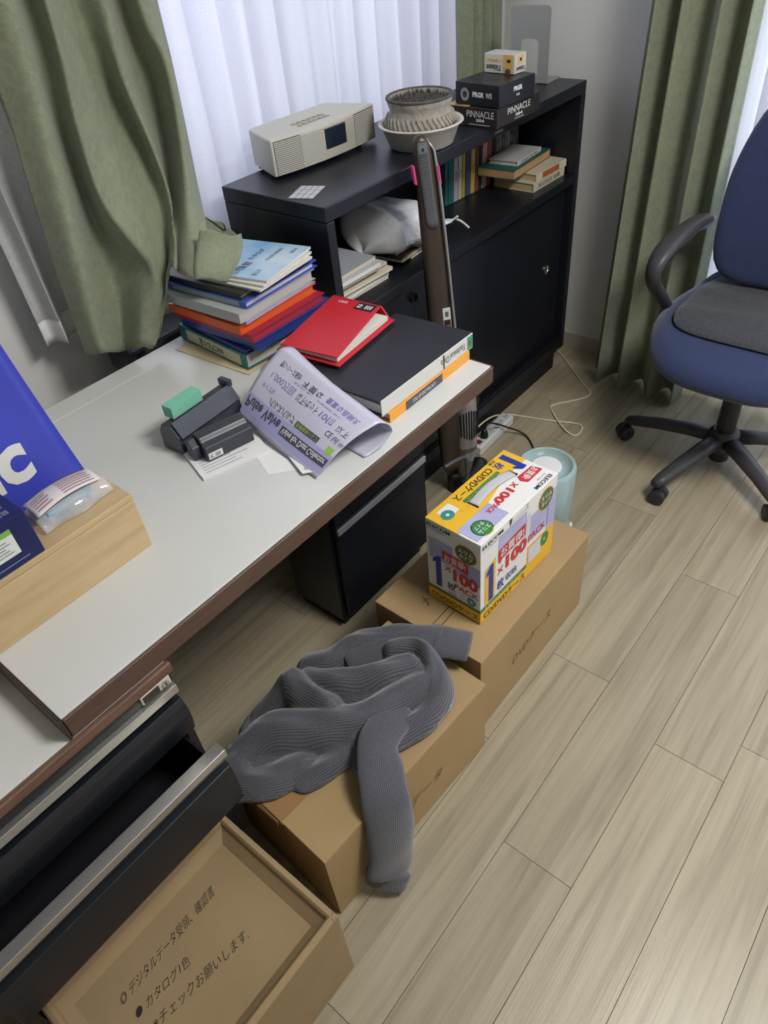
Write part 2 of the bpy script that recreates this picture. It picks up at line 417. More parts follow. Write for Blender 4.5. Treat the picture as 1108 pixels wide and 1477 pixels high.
# big green curtain: left half falls free, right half is pulled forward on to the folder stack
# each row is one vertical line of the cloth, alternately on a fold's crest and in its valley
STN = [
    [(0.679, 1.455, 1.258), (0.667, 1.455, 1.126), (0.653, 1.455, 0.919), (0.647, 1.455, 0.751)] ,
    [(0.729, 1.41, 1.355), (0.707, 1.405, 1.164), (0.678, 1.4, 0.937), (0.661, 1.4, 0.768)] ,
    [(0.792, 1.465, 1.362), (0.78, 1.465, 1.256), (0.772, 1.465, 1.141), (0.77, 1.455, 0.997), (0.754, 1.445, 0.84), (0.723, 1.44, 0.73)] ,
    [(0.796, 1.41, 1.362), (0.771, 1.4, 1.179), (0.761, 1.385, 1.059), (0.783, 1.37, 0.969), (0.795, 1.36, 0.917), (0.764, 1.36, 0.845), (0.733, 1.37, 0.757)] ,
    [(0.819, 1.43, 1.362), (0.8, 1.42, 1.183), (0.786, 1.39, 1.071), (0.802, 1.36, 0.974), (0.804, 1.33, 0.913), (0.802, 1.33, 0.852), (0.768, 1.36, 0.753)] ,
    [(0.887, 1.47, 1.359), (0.902, 1.47, 1.265), (0.918, 1.47, 1.186), (0.921, 1.44, 1.072), (0.893, 1.38, 0.99), (0.852, 1.33, 0.939), (0.813, 1.3, 0.918)] ,
    [(0.917, 1.42, 1.361), (0.907, 1.41, 1.243), (0.916, 1.39, 1.113), (0.903, 1.36, 1.032), (0.858, 1.31, 0.977), (0.809, 1.27, 0.926)] ,
    [(0.983, 1.47, 1.353), (1.0, 1.47, 1.209), (0.982, 1.45, 1.096), (0.935, 1.41, 1.001), (0.869, 1.33, 0.956), (0.821, 1.28, 0.913)] ,
    [(0.981, 1.4, 1.354), (0.995, 1.39, 1.251), (0.961, 1.36, 1.102), (0.882, 1.29, 0.987), (0.804, 1.235, 0.922)] ,
    [(1.049, 1.44, 1.344), (1.041, 1.43, 1.218), (0.993, 1.38, 1.015), (0.92, 1.29, 0.958), (0.847, 1.235, 0.951), (0.81, 1.215, 0.917)] ,
]
def resample(P, n):
    L = [0]
    for a, b in zip(P, P[1:]): L.append(L[-1] + (b - a).length)
    out = []; k = 0
    for i in range(n + 1):
        d = L[-1] * i / n
        while k < len(P) - 2 and L[k + 1] < d: k += 1
        out.append(P[k].lerp(P[k + 1], (d - L[k]) / max(L[k + 1] - L[k], 1e-9)))
    return out
rows = []
NVR = 70
for st in STN:
    x, y, z = st[0]
    head = [(x + 0.25 * (0.86 - x) * 0.1, 1.435 + (y - 1.435) * 0.9, 2.2), (x, y, 1.75)]
    rows.append(resample(catmull(head + st, 10), NVR))
cols_ = []
for j in range(NVR + 1):
    cols_.append(resample(catmull([r[j] for r in rows], 14), 170))
def f_green(u, v):
    j = min(int(round(v * NVR)), NVR); i = min(int(round(u * 170)), 170); p = cols_[j][i]
    return (p.x, p.y + 0.0025 * math.sin(40 * u + 9 * v) * v, p.z)
gc = thing('green_curtain', 'large green curtain whose lower corner is draped over the folder pile', 'curtain')
cloth('curtain_panel', f_green, 170, NVR, green_m, gc, uvs=(0.9, 1.5))
def f_flap(u, v):
    A = Vector((0.868, 1.238, 0.990)); B = Vector((0.945, 1.200, 0.960)); C = Vector((0.893, 1.195, 0.886)); D = Vector((0.812, 1.216, 0.915))
    p = A.lerp(B, u).lerp(D.lerp(C, u), v)
    p.y += -0.010 * u * (1 - u) * 4 + 0.006 * math.sin(5 * v + 2 * u)
    p.x += 0.005 * math.sin(6 * v)
    p.z += 0.004 * math.sin(7 * u)
    return tuple(p)
cloth('hem_flap', f_flap, 16, 16, green_m, gc, uvs=(0.2, 0.25), solid=0.003)
def f_bunch(u, v):   # the end of the cloth bunched behind the pile
    a = 2 * PI * u; r = 0.045 * (1 - 0.5 * v) + 0.006 * math.sin(5 * a)
    return (1.015 + r * math.cos(a) + 0.05 * v, 1.405 + 0.5 * r * math.sin(a), 0.865 + r * math.sin(a) * 0.9 + 0.03 * (1 - v))
cloth('curtain_bunch', f_bunch, 30, 8, green_m, gc, uvs=(0.3, 0.2))
# green curtain in the far corner of the back window
def f_g2(u, v):
    ph = 2 * PI * 4.2 * u + 0.8
    return (2.165 + 0.235 * u + 0.012 * math.cos(ph), 1.496 + 0.018 * math.sin(ph) + 0.004 * math.sin(2.2 * ph), 2.2 - 1.40 * v)
g2 = cloth('green_curtain', f_g2, 110, 12, green_m, uvs=(0.8, 1.5))
tag(g2, 'gathered green curtain in the room corner behind the metal bookend', 'curtain')
# floor-length green curtain by the side window
def f_g3(u, v):
    y = 0.985 - 0.345 * u
    sp = 1.0 - 0.22 * (1 - v)
    y = 0.80 + (y - 0.80) * sp - 0.015 * (1 - v)
    ph = 2 * PI * 4.0 * u + 0.9 + 1.1 * math.sin(5.5 * u)
    a = 0.034 + 0.010 * v
    return (2.285 + a * math.sin(ph) + 0.006 * math.sin(2.3 * ph + 0.7) - 0.015 * v, y + 0.005 * math.cos(ph), 2.2 - 2.19 * v + 0.003 * math.sin(ph) * v)
g3 = cloth('green_curtain', f_g3, 160, 24, green_m, uvs=(1.0, 2.2))
tag(g3, 'floor-length green curtain hanging between the cabinet and the blue chair', 'curtain')
def f_s3(u, v):
    y = 0.70 - 2.0 * u; ph = 2 * PI * 20 * u + 0.6 * math.sin(9 * u)
    return (2.365 + 0.020 * math.sin(ph) + 0.005 * math.sin(2.3 * ph), y + 0.01 * math.cos(ph), 2.18 - 2.13 * v)
s3 = cloth('sheer_curtain', f_s3, 360, 14, sheer_m, solid=0, uvs=(2.8, 2.1))
tag(s3, 'white voile curtain over the floor-length window behind the blue chair', 'curtain')
# ================================================================= DESKS
lam_m = mat('desk_laminate', (204, 205, 202), 0.34, var=0.02, vs=6, spec=0.5, bump=0.02, bs=500)
brown_m = mat('desk_edge_wood', (86, 65, 55), 0.45, var=0.22, vs=14, stretch=(1.2, 18, 18), bump=0.1, bs=60)
brown2_m = mat('desk_edge_wood_worn', (104, 78, 64), 0.5, var=0.3, vs=12, stretch=(1.2, 18, 18), bump=0.1, bs=60)
black_m = mat('steel_black', (26, 28, 34), 0.38, var=0.12, vs=6, spec=0.5, bump=0.03, bs=600)
black2_m = mat('steel_black_satin', (24, 25, 29), 0.5, spec=0.4)
cab_m = mat('cabinet_black', (23, 25, 33), 0.36, var=0.08, vs=5, spec=0.55, bump=0.02, bs=700)
silver_m = mat('brushed_aluminium', (190, 190, 186), 0.32, 0.85, var=0.06, vs=20, stretch=(1, 30, 30))
chrome_m = mat('chrome', (210, 210, 210), 0.18, 1.0)

DX0, DX1, DY0, DY1, DZ = 0.090, 1.112, 0.694, 1.395, 0.72
t = thing('desk', 'white laminate desktop with brown wood edge, piled with folders and papers', 'desk', (0, 0, 0))
obj('desktop', MB().box(DX0 + 0.003, DX1 - 0.002, DY0 + 0.006, 1.335, 0.682, DZ), lam_m, t, bevel=0.0015)
obj('back_strip', MB().box(DX0 + 0.003, DX1 - 0.002, 1.3362, DY1, 0.682, DZ), lam_m, t, bevel=0.0015)
obj('front_edge', MB().box(DX0 + 0.003, DX1, DY0, DY0 + 0.0055, 0.681, DZ - 0.0006), brown_m, t, bevel=0.004, seg=3)
obj('end_edge', MB().box(DX1 - 0.0015, DX1 + 0.003, DY0 + 0.006, DY1, 0.681, DZ - 0.0006), brown_m, t, bevel=0.002)
obj('end_edge', MB().box(DX0 - 0.002, DX0 + 0.0025, DY0, DY1, 0.679, DZ - 0.0006), mat('dark_edge_trim', (58, 46, 44), 0.4), t, bevel=0.002, seg=3)

t = thing('drawer_desk', 'lower desk with black drawers under the end of the white desktop, one drawer open', 'desk')
obj('desktop', MB().box(-1.0, 0.245, 0.6985, 1.385, 0.660, 0.677), lam_m, t, bevel=0.001)
obj('front_edge', MB().box(-1.0, 0.249, 0.688, 0.698, 0.658, 0.6775), brown2_m, t, bevel=0.003, seg=3)
obj('end_edge', MB().box(0.2455, 0.249, 0.6985, 1.385, 0.658, 0.6775), brown_m, t, bevel=0.001)
PXA, PXB = -0.165, 0.243
mb = MB()
mb.box(PXA, PXA + 0.014, 0.700, 1.34, 0.02, 0.657).box(PXB - 0.014, PXB, 0.700, 1.34, 0.02, 0.657).box(PXA, PXB, 1.325, 1.34, 0.02, 0.657)
mb.box(PXA, PXB, 0.715, 1.34, 0.02, 0.04).box(PXA, PXB, 0.694, 0.72, 0.636, 0.657)
for zz in (0.517, 0.368, 0.215): mb.box(PXA, PXB, 0.72, 0.75, zz - 0.004, zz + 0.004)
obj('pedestal_body', mb, black_m, t, bevel=0.001)
obj('pedestal_body', MB().box(-0.98, -0.95, 0.72, 1.34, 0.0, 0.649), black_m, t, bevel=0.002)
def drawer(z0, z1, yf, depth, bulge=0.012, par=t):
    """front panel with finger recess under an aluminium strip"""
    prof = [(yf + 0.020, z0), (yf + 0.004, z0), (yf, z0 + 0.006)]
    h = z1 - z0
    for i in range(9):
        a = i / 8; zz = z0 + 0.01 + (h * 0.62) * a
        prof.append((yf - bulge * math.sin(PI * (0.15 + 0.85 * a)) ** 0.8 * (0.4 + 0.6 * a) , zz))
    prof += [(yf + 0.014, z0 + h * 0.70), (yf + 0.016, z1 - 0.018), (yf + 0.020, z1 - 0.018)]
    o = obj('drawer_front', MB().prism(prof, PXA + 0.002, PXB - 0.002, 'x'), black_m, par, smooth=False, bevel=0.001)
    obj('pull_strip', MB().box(PXA + 0.002, PXB - 0.001, yf - 0.004, yf + 0.018, z1 - 0.017, z1), silver_m, o, bevel=0.0012)
    mb = MB(); b = yf + 0.021
    mb.box(PXA + 0.016, PXA + 0.020, b, b + depth, z0 + 0.01, z1 - 0.03).box(PXB - 0.020, PXB - 0.016, b, b + depth, z0 + 0.01, z1 - 0.03)
    mb.box(PXA + 0.020, PXB - 0.020, b, b + depth, z0 + 0.01, z0 + 0.014).box(PXA + 0.016, PXB - 0.016, b + depth - 0.004, b + depth, z0 + 0.01, z1 - 0.03)
    obj('drawer_tray', mb, black2_m, o)
    return o
drawer(0.512, 0.635, 0.688, 0.55, 0.014)
drawer(0.368, 0.524, 0.618, 0.55, 0.004)
drawer(0.215, 0.360, 0.714, 0.55, 0.006)
drawer(0.045, 0.207, 0.714, 0.55, 0.006)
lk = obj('lock_plate', MB().box(0.188, 0.240, 0.690, 0.6945, 0.6375, 0.6565), mat('lock_plate_cream', (196, 192, 178), 0.4), t, bevel=0.0022, seg=3)
obj('name_slot', MB().box(0.1915, 0.2195, 0.6890, 0.6905, 0.6400, 0.6540), mat('slot_dark', (52, 46, 38), 0.5), lk, bevel=0.001)
obj('key_cylinder', MB().lathe([(0.0055, 0), (0.0055, 0.003)], 16), chrome_m, lk).matrix_local = Matrix.Translation((0.230, 0.690, 0.647)) @ Matrix.Rotation(PI / 2, 4, 'X')
obj('key_slot', MB().box(0.2292, 0.2308, 0.6862, 0.6871, 0.6435, 0.6505), black2_m, lk)

t = thing('drawer_pedestal', 'black steel drawer pedestal standing under the far end of the desktop', 'drawer unit', (0, 0, 0))
QX0, QX1, QY, QZ = 0.806, 1.196, 0.930, 0.679
QX1 = 1.162
obj('pedestal_body', MB().box(QX0, QX1, QY + 0.018, 1.122, 0.03, QZ), black_m, t, bevel=0.002)
obj('plinth', MB().box(QX0 + 0.01, QX1 - 0.01, QY + 0.03, 1.115, 0.0, 0.03), black2_m, t)
for za, zb in ((0.055, 0.365), (0.372, 0.505), (0.512, 0.645)):
    f = obj('drawer_front', MB().box(QX0 + 0.012, QX1 - 0.002, QY, QY + 0.017, za, zb), black_m, t, bevel=0.002)
    obj('pull_strip', MB().box(QX0 + 0.012, QX1 - 0.002, QY - 0.006, QY - 0.0005, zb - 0.022, zb - 0.004), mat('strip_grey', (170, 170, 172), 0.4, 0.4), f, bevel=0.001)
    obj('pull_recess', MB().box(QX0 + 0.13, QX1 - 0.06, QY - 0.0012, QY - 0.0003, zb - 0.062, zb - 0.028), black2_m, f)

# ================================================================= CABINET
CX0, CX1, CY0, CY1, CZ = 1.122, 2.312, 1.131, 1.468, 0.968
t = thing('low_cabinet', 'low black steel cabinet with open shelf and sliding doors under the window', 'cabinet')
mb = MB().box(CX0, CX1, CY0, CY1, CZ - 0.034, CZ)
obj('cabinet_top', mb, cab_m, t, bevel=0.0025)
for a, b in ((CX0, CX0 + 0.026), (CX1 - 0.026, CX1)):
    obj('side_panel', MB().box(a, b, CY0, CY1, 0.065, CZ - 0.0345), cab_m, t, bevel=0.002)
obj('back_panel', MB().box(CX0 + 0.0265, CX1 - 0.0265, CY1 - 0.012, CY1, 0.065, CZ - 0.0345), cab_m, t)
obj('shelf_board', MB().box(CX0 + 0.0265, CX1 - 0.0265, CY0 + 0.002, CY1 - 0.0125, 0.672, 0.70), cab_m, t, bevel=0.002)
obj('bottom_board', MB().box(CX0 + 0.0265, CX1 - 0.0265, CY0 + 0.002, CY1 - 0.0125, 0.065, 0.10), cab_m, t, bevel=0.002)
obj('door_rail', MB().box(CX0 + 0.0265, CX1 - 0.0265, CY0 + 0.006, CY0 + 0.012, 0.1005, 0.112), black2_m, t)
obj('plinth', MB().box(CX0 + 0.02, CX1 - 0.062, CY0 + 0.006, CY1 - 0.01, 0.0, 0.0645), black2_m, t)
xm = (CX0 + CX1) / 2
d1 = obj('sliding_door', MB().box(CX0 + 0.027, xm + 0.03, CY0 + 0.012, CY0 + 0.028, 0.103, 0.671), cab_m, t, bevel=0.0015)
d2 = obj('sliding_door', MB().box(xm - 0.03, CX1 - 0.027, CY0 + 0.030, CY0 + 0.046, 0.103, 0.671), cab_m, t, bevel=0.0015)
def ring(c, r, m, par, name, d=0.004):
    o = obj(name, MB().lathe([(r, 0), (r, d), (r * 0.8, d), (r * 0.72, d * 0.4), (0.0005, d * 0.3)], 24), m, par, smooth=False)
    o.matrix_local = Matrix.Translation(c) @ Matrix.Rotation(PI / 2, 4, 'X'); return o
ring((2.185, CY0 + 0.030, 0.413), 0.016, chrome_m, d2, 'finger_pull')
ring((1.415, CY0 + 0.012, 0.640), 0.013, black2_m, d1, 'door_lock', 0.012)
obj('maker_plate', MB().box(1.795, 1.835, CY0 - 0.001, CY0 - 0.0002, 0.944, 0.950), mat('plate_grey', (128, 128, 132), 0.4, 0.4), t)

# ================================================================= OFFICE CHAIR (faces the desk side)
navy_m = mat('chair_navy_fabric', (36, 50, 88), 0.85, var=0.08, vs=60, bump=0.3, bs=900, sheen=0.3)
grey_pl = mat('chair_grey_plastic', (62, 60, 64), 0.42, bump=0.05, bs=900)
caster_m = mat('caster_plastic', (44, 43, 46), 0.4)
cush_m = mat('cushion_grey_felt', (54, 56, 62), 0.95, var=0.45, vs=170, bump=0.4, bs=500, sheen=0.3)
def pillow(cx, cy, cz, rx, ry, h, n=3.2, nr=10, na=56, warp=None, dome=0.25):
    """rounded cushion: superellipse outline, rounded rim, slight dome"""
    prof = []
    for i in range(nr + 1):
        a = PI / 2 * i / nr; prof.append((1 - 0.16 * (1 - math.sin(a)), -h / 2 * math.cos(a)))
    for i in range(1, nr + 1):
        a = PI / 2 * i / nr; prof.append((1 - 0.16 * (1 - math.cos(a)), h / 2 * math.sin(a)))
    for k in (0.66, 0.45, 0.22, 0.02): prof.append((k, h / 2 + h * dome * (1 - (k / 0.84) ** 2)))
    prof = [(0.02, -h / 2), (0.5, -h / 2)] + prof
    vs = []
    for r, z in prof:
        for j in range(na):
            a = 2 * PI * j / na; c, s = math.cos(a), math.sin(a)
            q = (abs(c) ** n + abs(s) ** n) ** (-1 / n)
            p = Vector((rx * r * q * c, ry * r * q * s, z))
            if warp: p = warp(p)
            vs.append((cx + p.x, cy + p.y, cz + p.z))
    k = len(prof)
    fs = [(j * na + i, j * na + (i + 1) % na, (j + 1) * na + (i + 1) % na, (j + 1) * na + i) for j in range(k - 1) for i in range(na)]
    fs += [tuple(range(na))[::-1], tuple(range((k - 1) * na, k * na))]
    return MB().add(vs, fs)
CCX, CCY = 2.005, 0.415
t = thing('office_chair', 'blue fabric swivel chair with grey armrests and casters by the green curtain', 'chair', (CCX, CCY, 0))
def seat_warp(p):
    f = smoothstep(0.05, 0.27, -p.x); p.z -= 0.034 * f * f; p.z += 0.085 * smoothstep(0.12, 0.29, p.x) ** 1.5; p.y *= 1 - 0.10 * smoothstep(0.0, 0.27, -p.x); return p
obj('seat', pillow(0.010, 0, 0.440, 0.272, 0.262, 0.072, 3.0, warp=seat_warp, dome=0.1), navy_m, t, smooth=True)
obj('seat_shell', pillow(0.01, 0, 0.375, 0.21, 0.21, 0.03, 3), grey_pl, t, smooth=True)
def back_warp(p):       # local x = height, y = width, z = thickness -> stand it up, leaning back
    hgt, wid, th = p.x, p.y, p.z
    wid *= 1 - 0.16 * smoothstep(0.0, 0.24, hgt)
    lean = 0.16
    return Vector((0.215 - th + lean * (hgt) * 0.9 - 0.9 * wid * wid, wid, 0.755 + hgt))
obj('backrest', pillow(0, 0, 0, 0.250, 0.205, 0.060, 4.4, warp=back_warp, dome=0.15), navy_m, t, smooth=True)
mb = MB().tube(catmull([(0.06, 0, 0.35), (0.20, 0, 0.35), (0.27, 0, 0.42), (0.285, 0, 0.55), (0.275, 0, 0.68)], 6), [0.028] * 25, 10, (1.2, 0.5), up=(0, 1, 0))
obj('back_stem', mb, grey_pl, t, smooth=True)
for sgn in (1, -1):
    y = 0.262 * sgn
    path = catmull([(0.06, y * 0.80, 0.375), (0.07, y * 0.99, 0.40), (0.03, y * 1.0, 0.46), (-0.05, y * 0.985, 0.53), (-0.125, y * 0.97, 0.595), (-0.140, y * 0.965, 0.640), (-0.085, y * 0.96, 0.672), (0.03, y * 0.955, 0.680), (0.13, y * 0.95, 0.672), (0.185, y * 0.945, 0.655)], 5)
    n = len(path); rad = [0.024 + 0.013 * smoothstep(0.5, 0.75, i / (n - 1)) - 0.006 * smoothstep(0.9, 1.0, i / (n - 1)) for i in range(n)]
    fl = [(1.0 + 0.15 * smoothstep(0.5, 0.75, i / (n - 1)), 0.75 - 0.15 * smoothstep(0.5, 0.75, i / (n - 1))) for i in range(n)]
    obj('armrest', MB().tube(path, rad, 14, fl, up=(0, sgn, 0.2)), grey_pl, t, smooth=True)
obj('gas_column', MB().lathe([(0.03, 0.02), (0.03, 0.05), (0.027, 0.06), (0.027, 0.30), (0.034, 0.305), (0.034, 0.36)], 24), caster_m, t, smooth=False, bevel=0.001)
obj('base_hub', MB().lathe([(0.040, 0.055), (0.046, 0.07), (0.046, 0.115), (0.036, 0.13)], 24), grey_pl, t, bevel=0.003)
for k in range(5):
    a = math.radians(94 + 68.5 * k if k < 3 else (302 if k == 3 else 14))
    ux, uy = math.cos(a), math.sin(a)
    path = [(ux * r, uy * r, z) for r, z in ((0.03, 0.098), (0.10, 0.095), (0.19, 0.085), (0.27, 0.070), (0.300, 0.066))]
    leg = obj('base_leg', MB().tube(path, [0.030, 0.027, 0.024, 0.022, 0.016], 12, (1, 0.72)), grey_pl, t, smooth=True)
    # twin-wheel caster
    ca = a + 0.9 + k
    cx, cy = ux * 0.292, uy * 0.292
    dx, dy = math.cos(ca), math.sin(ca)
    mb = MB()
    for s in (-1, 1):
        q = Vector((cx + dx * 0.012 - dy * s * 0.014, cy + dy * 0.012 + dx * s * 0.014, 0.0245))
        ax = Vector((-dy, dx, 0)); pts = []
        R = [(0.0, -0.011), (0.018, -0.011), (0.0245, -0.007), (0.0245, 0.007), (0.018, 0.011), (0.0, 0.011)]
        e1 = Vector((dx, dy, 0)); e2 = Vector((0, 0, 1)); vs = []
        for r, h in R:
            for j in range(18):
                b = 2 * PI * j / 18; vs.append(q + ax * h + (e1 * math.cos(b) + e2 * math.sin(b)) * max(r, 0.0005))
        mb.add(vs, [(j * 18 + i, j * 18 + (i + 1) % 18, (j + 1) * 18 + (i + 1) % 18, (j + 1) * 18 + i) for j in range(5) for i in range(18)])
    c = obj('caster', mb, caster_m, leg, smooth=False)
    obj('caster_stem', MB().lathe([(0.008, 0.03), (0.008, 0.066), (0.017, 0.062), (0.017, 0.066)], 12, (cx, cy, 0), cap=True), caster_m, leg)
def cw(p):
    p.z += 0.085 * smoothstep(0.12, 0.29, p.x + 0.025) ** 1.5 - 0.012 * smoothstep(0.05, 0.20, -p.x) ** 2 + 0.0035 * math.exp(-((p.x - 0.06 - 0.1 * p.y) / 0.018) ** 2) + 0.003 * math.exp(-((p.x + 0.04 + 0.15 * p.y) / 0.02) ** 2); return p
o = obj('seat_cushion', pillow(CCX + 0.035, CCY, 0.4905, 0.175, 0.205, 0.012, 4.5, warp=cw, dome=0.1), cush_m, None, smooth=True)
tag(o, 'thin dark grey felt cushion lying on the blue chair seat', 'cushion')
# ================================================================= CARTONS
card_m = mat('corrugated_cardboard', (162, 136, 97), 0.82, var=0.06, vs=5, bump=0.06, bs=40, bstretch=(1, 40, 1))
card2_m = mat('cardboard_brown', (148, 126, 92), 0.85, var=0.08, vs=5, bump=0.08, bs=60)
cardin_m = mat('cardboard_inside_edge', (120, 92, 60), 0.9)
tape_m = mat('kraft_tape', (150, 116, 74), 0.42, bump=0.05, bs=200)
ink_m = mat('marker_ink', (38, 34, 34), 0.7)
faint_m = mat('faded_pencil', (112, 86, 58), 0.8)
def carton(name, label, c, lx, ly, h, rz, torn=False):
    """closed carton: four walls, two top flaps with a seam, parcel tape; origin at the centre of its base"""
    t = thing(name, label, 'box', c, rz, 'cardboard boxes by the desk')
    a, b = lx / 2, ly / 2; w = 0.005
    mb = MB().box(-a, a, -b, -b + w, 0, h - 0.005).box(-a, a, b - w, b, 0, h - 0.005).box(-a, -a + w, -b + w, b - w, 0, h - 0.005).box(a - w, a, -b + w, b - w, 0, h - 0.005).box(-a + w, a - w, -b + w, b - w, 0, w)
    obj('carton_body', mb, card_m, t, bevel=0.0015)
    for s, nm in ((-1, 0), (1, 1)):
        sk = 0.004 if s > 0 else 0.0
        y0, y1 = (-b, -0.001) if s < 0 else (0.001, b)
        pts = [(-a, y0, h - 0.005), (a, y0, h - 0.005), (a, y1, h - 0.005 + 0.0), (-a, y1, h - 0.005 + sk), (-a, y0, h), (a, y0, h), (a, y1, h), (-a, y1, h + sk)]
        obj('top_flap', MB().hexa(pts), card_m, t, bevel=0.0015)
    return t
bB = carton('cardboard_box', 'brown cardboard box with a grey sweater thrown over it', (0.512, 0.613, 0), 0.468, 0.272, 0.236, math.radians(-3.2))
# crushed corner strip and torn flap edge on the end next to the writing-covered box
obj('torn_flap', MB().hexa([(-0.243, -0.02, 0.224), (-0.2345, -0.02, 0.224), (-0.2345, 0.125, 0.224), (-0.243, 0.125, 0.220), (-0.240, -0.02, 0.236), (-0.2345, -0.02, 0.238), (-0.2345, 0.125, 0.240), (-0.246, 0.125, 0.232)]), cardin_m, bB, bevel=0.001)
obj('parcel_tape', MB().box(-0.2353, -0.2344, -0.03, 0.03, 0.15, 0.2355).box(-0.235, 0.235, -0.026, 0.026, 0.2405, 0.2409), tape_m, bB)
lettering('データ', (-0.015, -0.1363, 0.085), (0.10, 0, 0.0), (0, 0, 0.035), faint_m, bB, 0.0, 0.0003, shear=0.2)
bC = carton('cardboard_box', 'brown cardboard box carrying the printed case carton', (0.998, 0.635, 0), 0.470, 0.288, 0.257, math.radians(-0.4))
obj('corner_fold', MB().hexa([(-0.236, -0.02, 0.2575), (-0.06, -0.02, 0.2575), (-0.06, -0.018, 0.2575), (-0.236, -0.018, 0.2575), (-0.236, -0.02, 0.2605), (-0.06, -0.02, 0.2585), (-0.06, -0.018, 0.2585), (-0.236, -0.018, 0.2605)]), cardin_m, bC)
lettering('DVDケース', (-0.105, -0.1443, 0.105), (0.17, 0, 0.012), (0, 0, 0.030), faint_m, bC, 0.0, 0.0003, shear=0.2)
lettering('メ', (-0.175, 0.035, 0.2608), (0.022, 0.008, 0), (-0.006, 0.022, 0), faint_m, bC, 0.0, 0.0005)

# tray-topped box with handwriting: recessed lid panel inside a raised rim
t = thing('cardboard_box', 'brown cardboard box with black handwriting on its sunken top', 'box', (0.0325, 0.554, 0), 0, 'cardboard boxes by the desk')
a, b, h = 0.1875, 0.143, 0.252
mb = MB().box(-a, a, -b, -b + 0.006, 0, h - 0.004).box(-a, a, b - 0.006, b, 0, h - 0.004).box(-a, -a + 0.006, -b + 0.006, b - 0.006, 0, h - 0.004).box(a - 0.006, a, -b + 0.006, b - 0.006, 0, h - 0.004)
obj('carton_body', mb, card2_m, t, bevel=0.002)
obj('sunken_panel', MB().box(-a + 0.0065, a - 0.0065, -b + 0.0065, b - 0.0065, 0.219, 0.224), card2_m, t)
def rim(p, q, nrm):   # folded-over flap: rounded ridge with a slope to the panel
    p = Vector(p); q = Vector(q); n = Vector(nrm); prof = [(0, -0.03), (0, -0.004), (0.003, 0.0), (0.010, 0.0015), (0.014, -0.003), (0.017, -0.012), (0.034, -0.0275), (0.034, -0.03)]
    vs = [e + n * d + Vector((0, 0, h + z)) for e in (p, q) for d, z in prof]; k = len(prof)
    return MB().add(vs, [tuple(range(k))[::-1], tuple(range(k, 2 * k))] + [(i, (i + 1) % k, k + (i + 1) % k, k + i) for i in range(k)])
obj('rim_flap', rim((-a, -b - 0.001, 0), (a, -b - 0.001, 0), (0, 1, 0)), card2_m, t, bevel=0.001)
obj('rim_flap', rim((a + 0.001, -b, 0), (a + 0.001, b, 0), (-1, 0, 0)), card2_m, t, bevel=0.001)
obj('rim_flap', rim((-a, b + 0.001, 0), (a, b + 0.001, 0), (0, -1, 0)), card2_m, t, bevel=0.001)
obj('rim_flap', rim((-a - 0.001, -b, 0), (-a - 0.001, b, 0), (1, 0, 0)), card2_m, t, bevel=0.001)
zt = 0.2243
lettering('◎ デジタルデータ受領、確認書', (-0.108, 0.046, zt), (0.200, 0.010, 0), (0.004, 0.018, 0), ink_m, t, -0.006, 0.0004, shear=0.25)
lettering('● カタログ1色', (-0.104, 0.013, zt), (0.100, -0.006, 0), (0.004, 0.016, 0), ink_m, t, -0.006, 0.0004, shear=0.25)
lettering('※チェックお願いします.', (-0.096, -0.021, zt), (0.176, -0.020, 0), (0.004, 0.017, 0), ink_m, t, -0.006, 0.0004, shear=0.25)
# next carton along, only its corner in view
carton('cardboard_box', 'plain brown cardboard box beside the writing-covered one, under the drawers', (-0.372, 0.530, 0), 0.37, 0.27, 0.245, 0.02)

# ================================================================= SWEATER
def knit_mat():
    m = bpy.data.materials.new('grey_rib_knit'); m.use_nodes = True; N = m.node_tree.nodes; L = m.node_tree.links
    b = N['Principled BSDF']; b.inputs['Roughness'].default_value = 0.95; b.inputs['Sheen Weight'].default_value = 0.4; b.inputs['Specular IOR Level'].default_value = 0.15
    at = N.new('ShaderNodeAttribute'); at.attribute_name = 'rib'
    mu = N.new('ShaderNodeMath'); mu.operation = 'MULTIPLY'; mu.inputs[1].default_value = 2 * PI / 0.0034; L.new(at.outputs['Fac'], mu.inputs[0])
    sn = N.new('ShaderNodeMath'); sn.operation = 'SINE'; L.new(mu.outputs[0], sn.inputs[0])
    tc = N.new('ShaderNodeTexCoord'); n = N.new('ShaderNodeTexNoise'); n.inputs['Scale'].default_value = 260; n.inputs['Detail'].default_value = 3
    L.new(tc.outputs['Object'], n.inputs['Vector'])
    n2 = N.new('ShaderNodeTexNoise'); n2.inputs['Scale'].default_value = 5; L.new(tc.outputs['Object'], n2.inputs['Vector'])
    mr = N.new('ShaderNodeMapRange'); mr.inputs[1].default_value = -1; mr.inputs[3].default_value = 0.18; mr.inputs[4].default_value = 0.75; L.new(sn.outputs[0], mr.inputs[0])
    ad = N.new('ShaderNodeMath'); ad.operation = 'MULTIPLY_ADD'; ad.inputs[1].default_value = 0.6; L.new(n.outputs[0], ad.inputs[0]); L.new(mr.outputs[0], ad.inputs[2])
    r = N.new('ShaderNodeValToRGB'); r.color_ramp.elements[0].position = 0.3; r.color_ramp.elements[0].color = rgb(54, 54, 59); r.color_ramp.elements[1].position = 1.0; r.color_ramp.elements[1].color = rgb(94, 95, 103)
    L.new(ad.outputs[0], r.inputs[0])
    L.new(r.outputs[0], b.inputs['Base Color'])
    bp = N.new('ShaderNodeBump'); bp.inputs['Strength'].default_value = 0.6; bp.inputs['Distance'].default_value = 0.0015
    L.new(ad.outputs[0], bp.inputs['Height']); L.new(bp.outputs[0], b.inputs['Normal'])
    return m
knit_m = knit_mat()
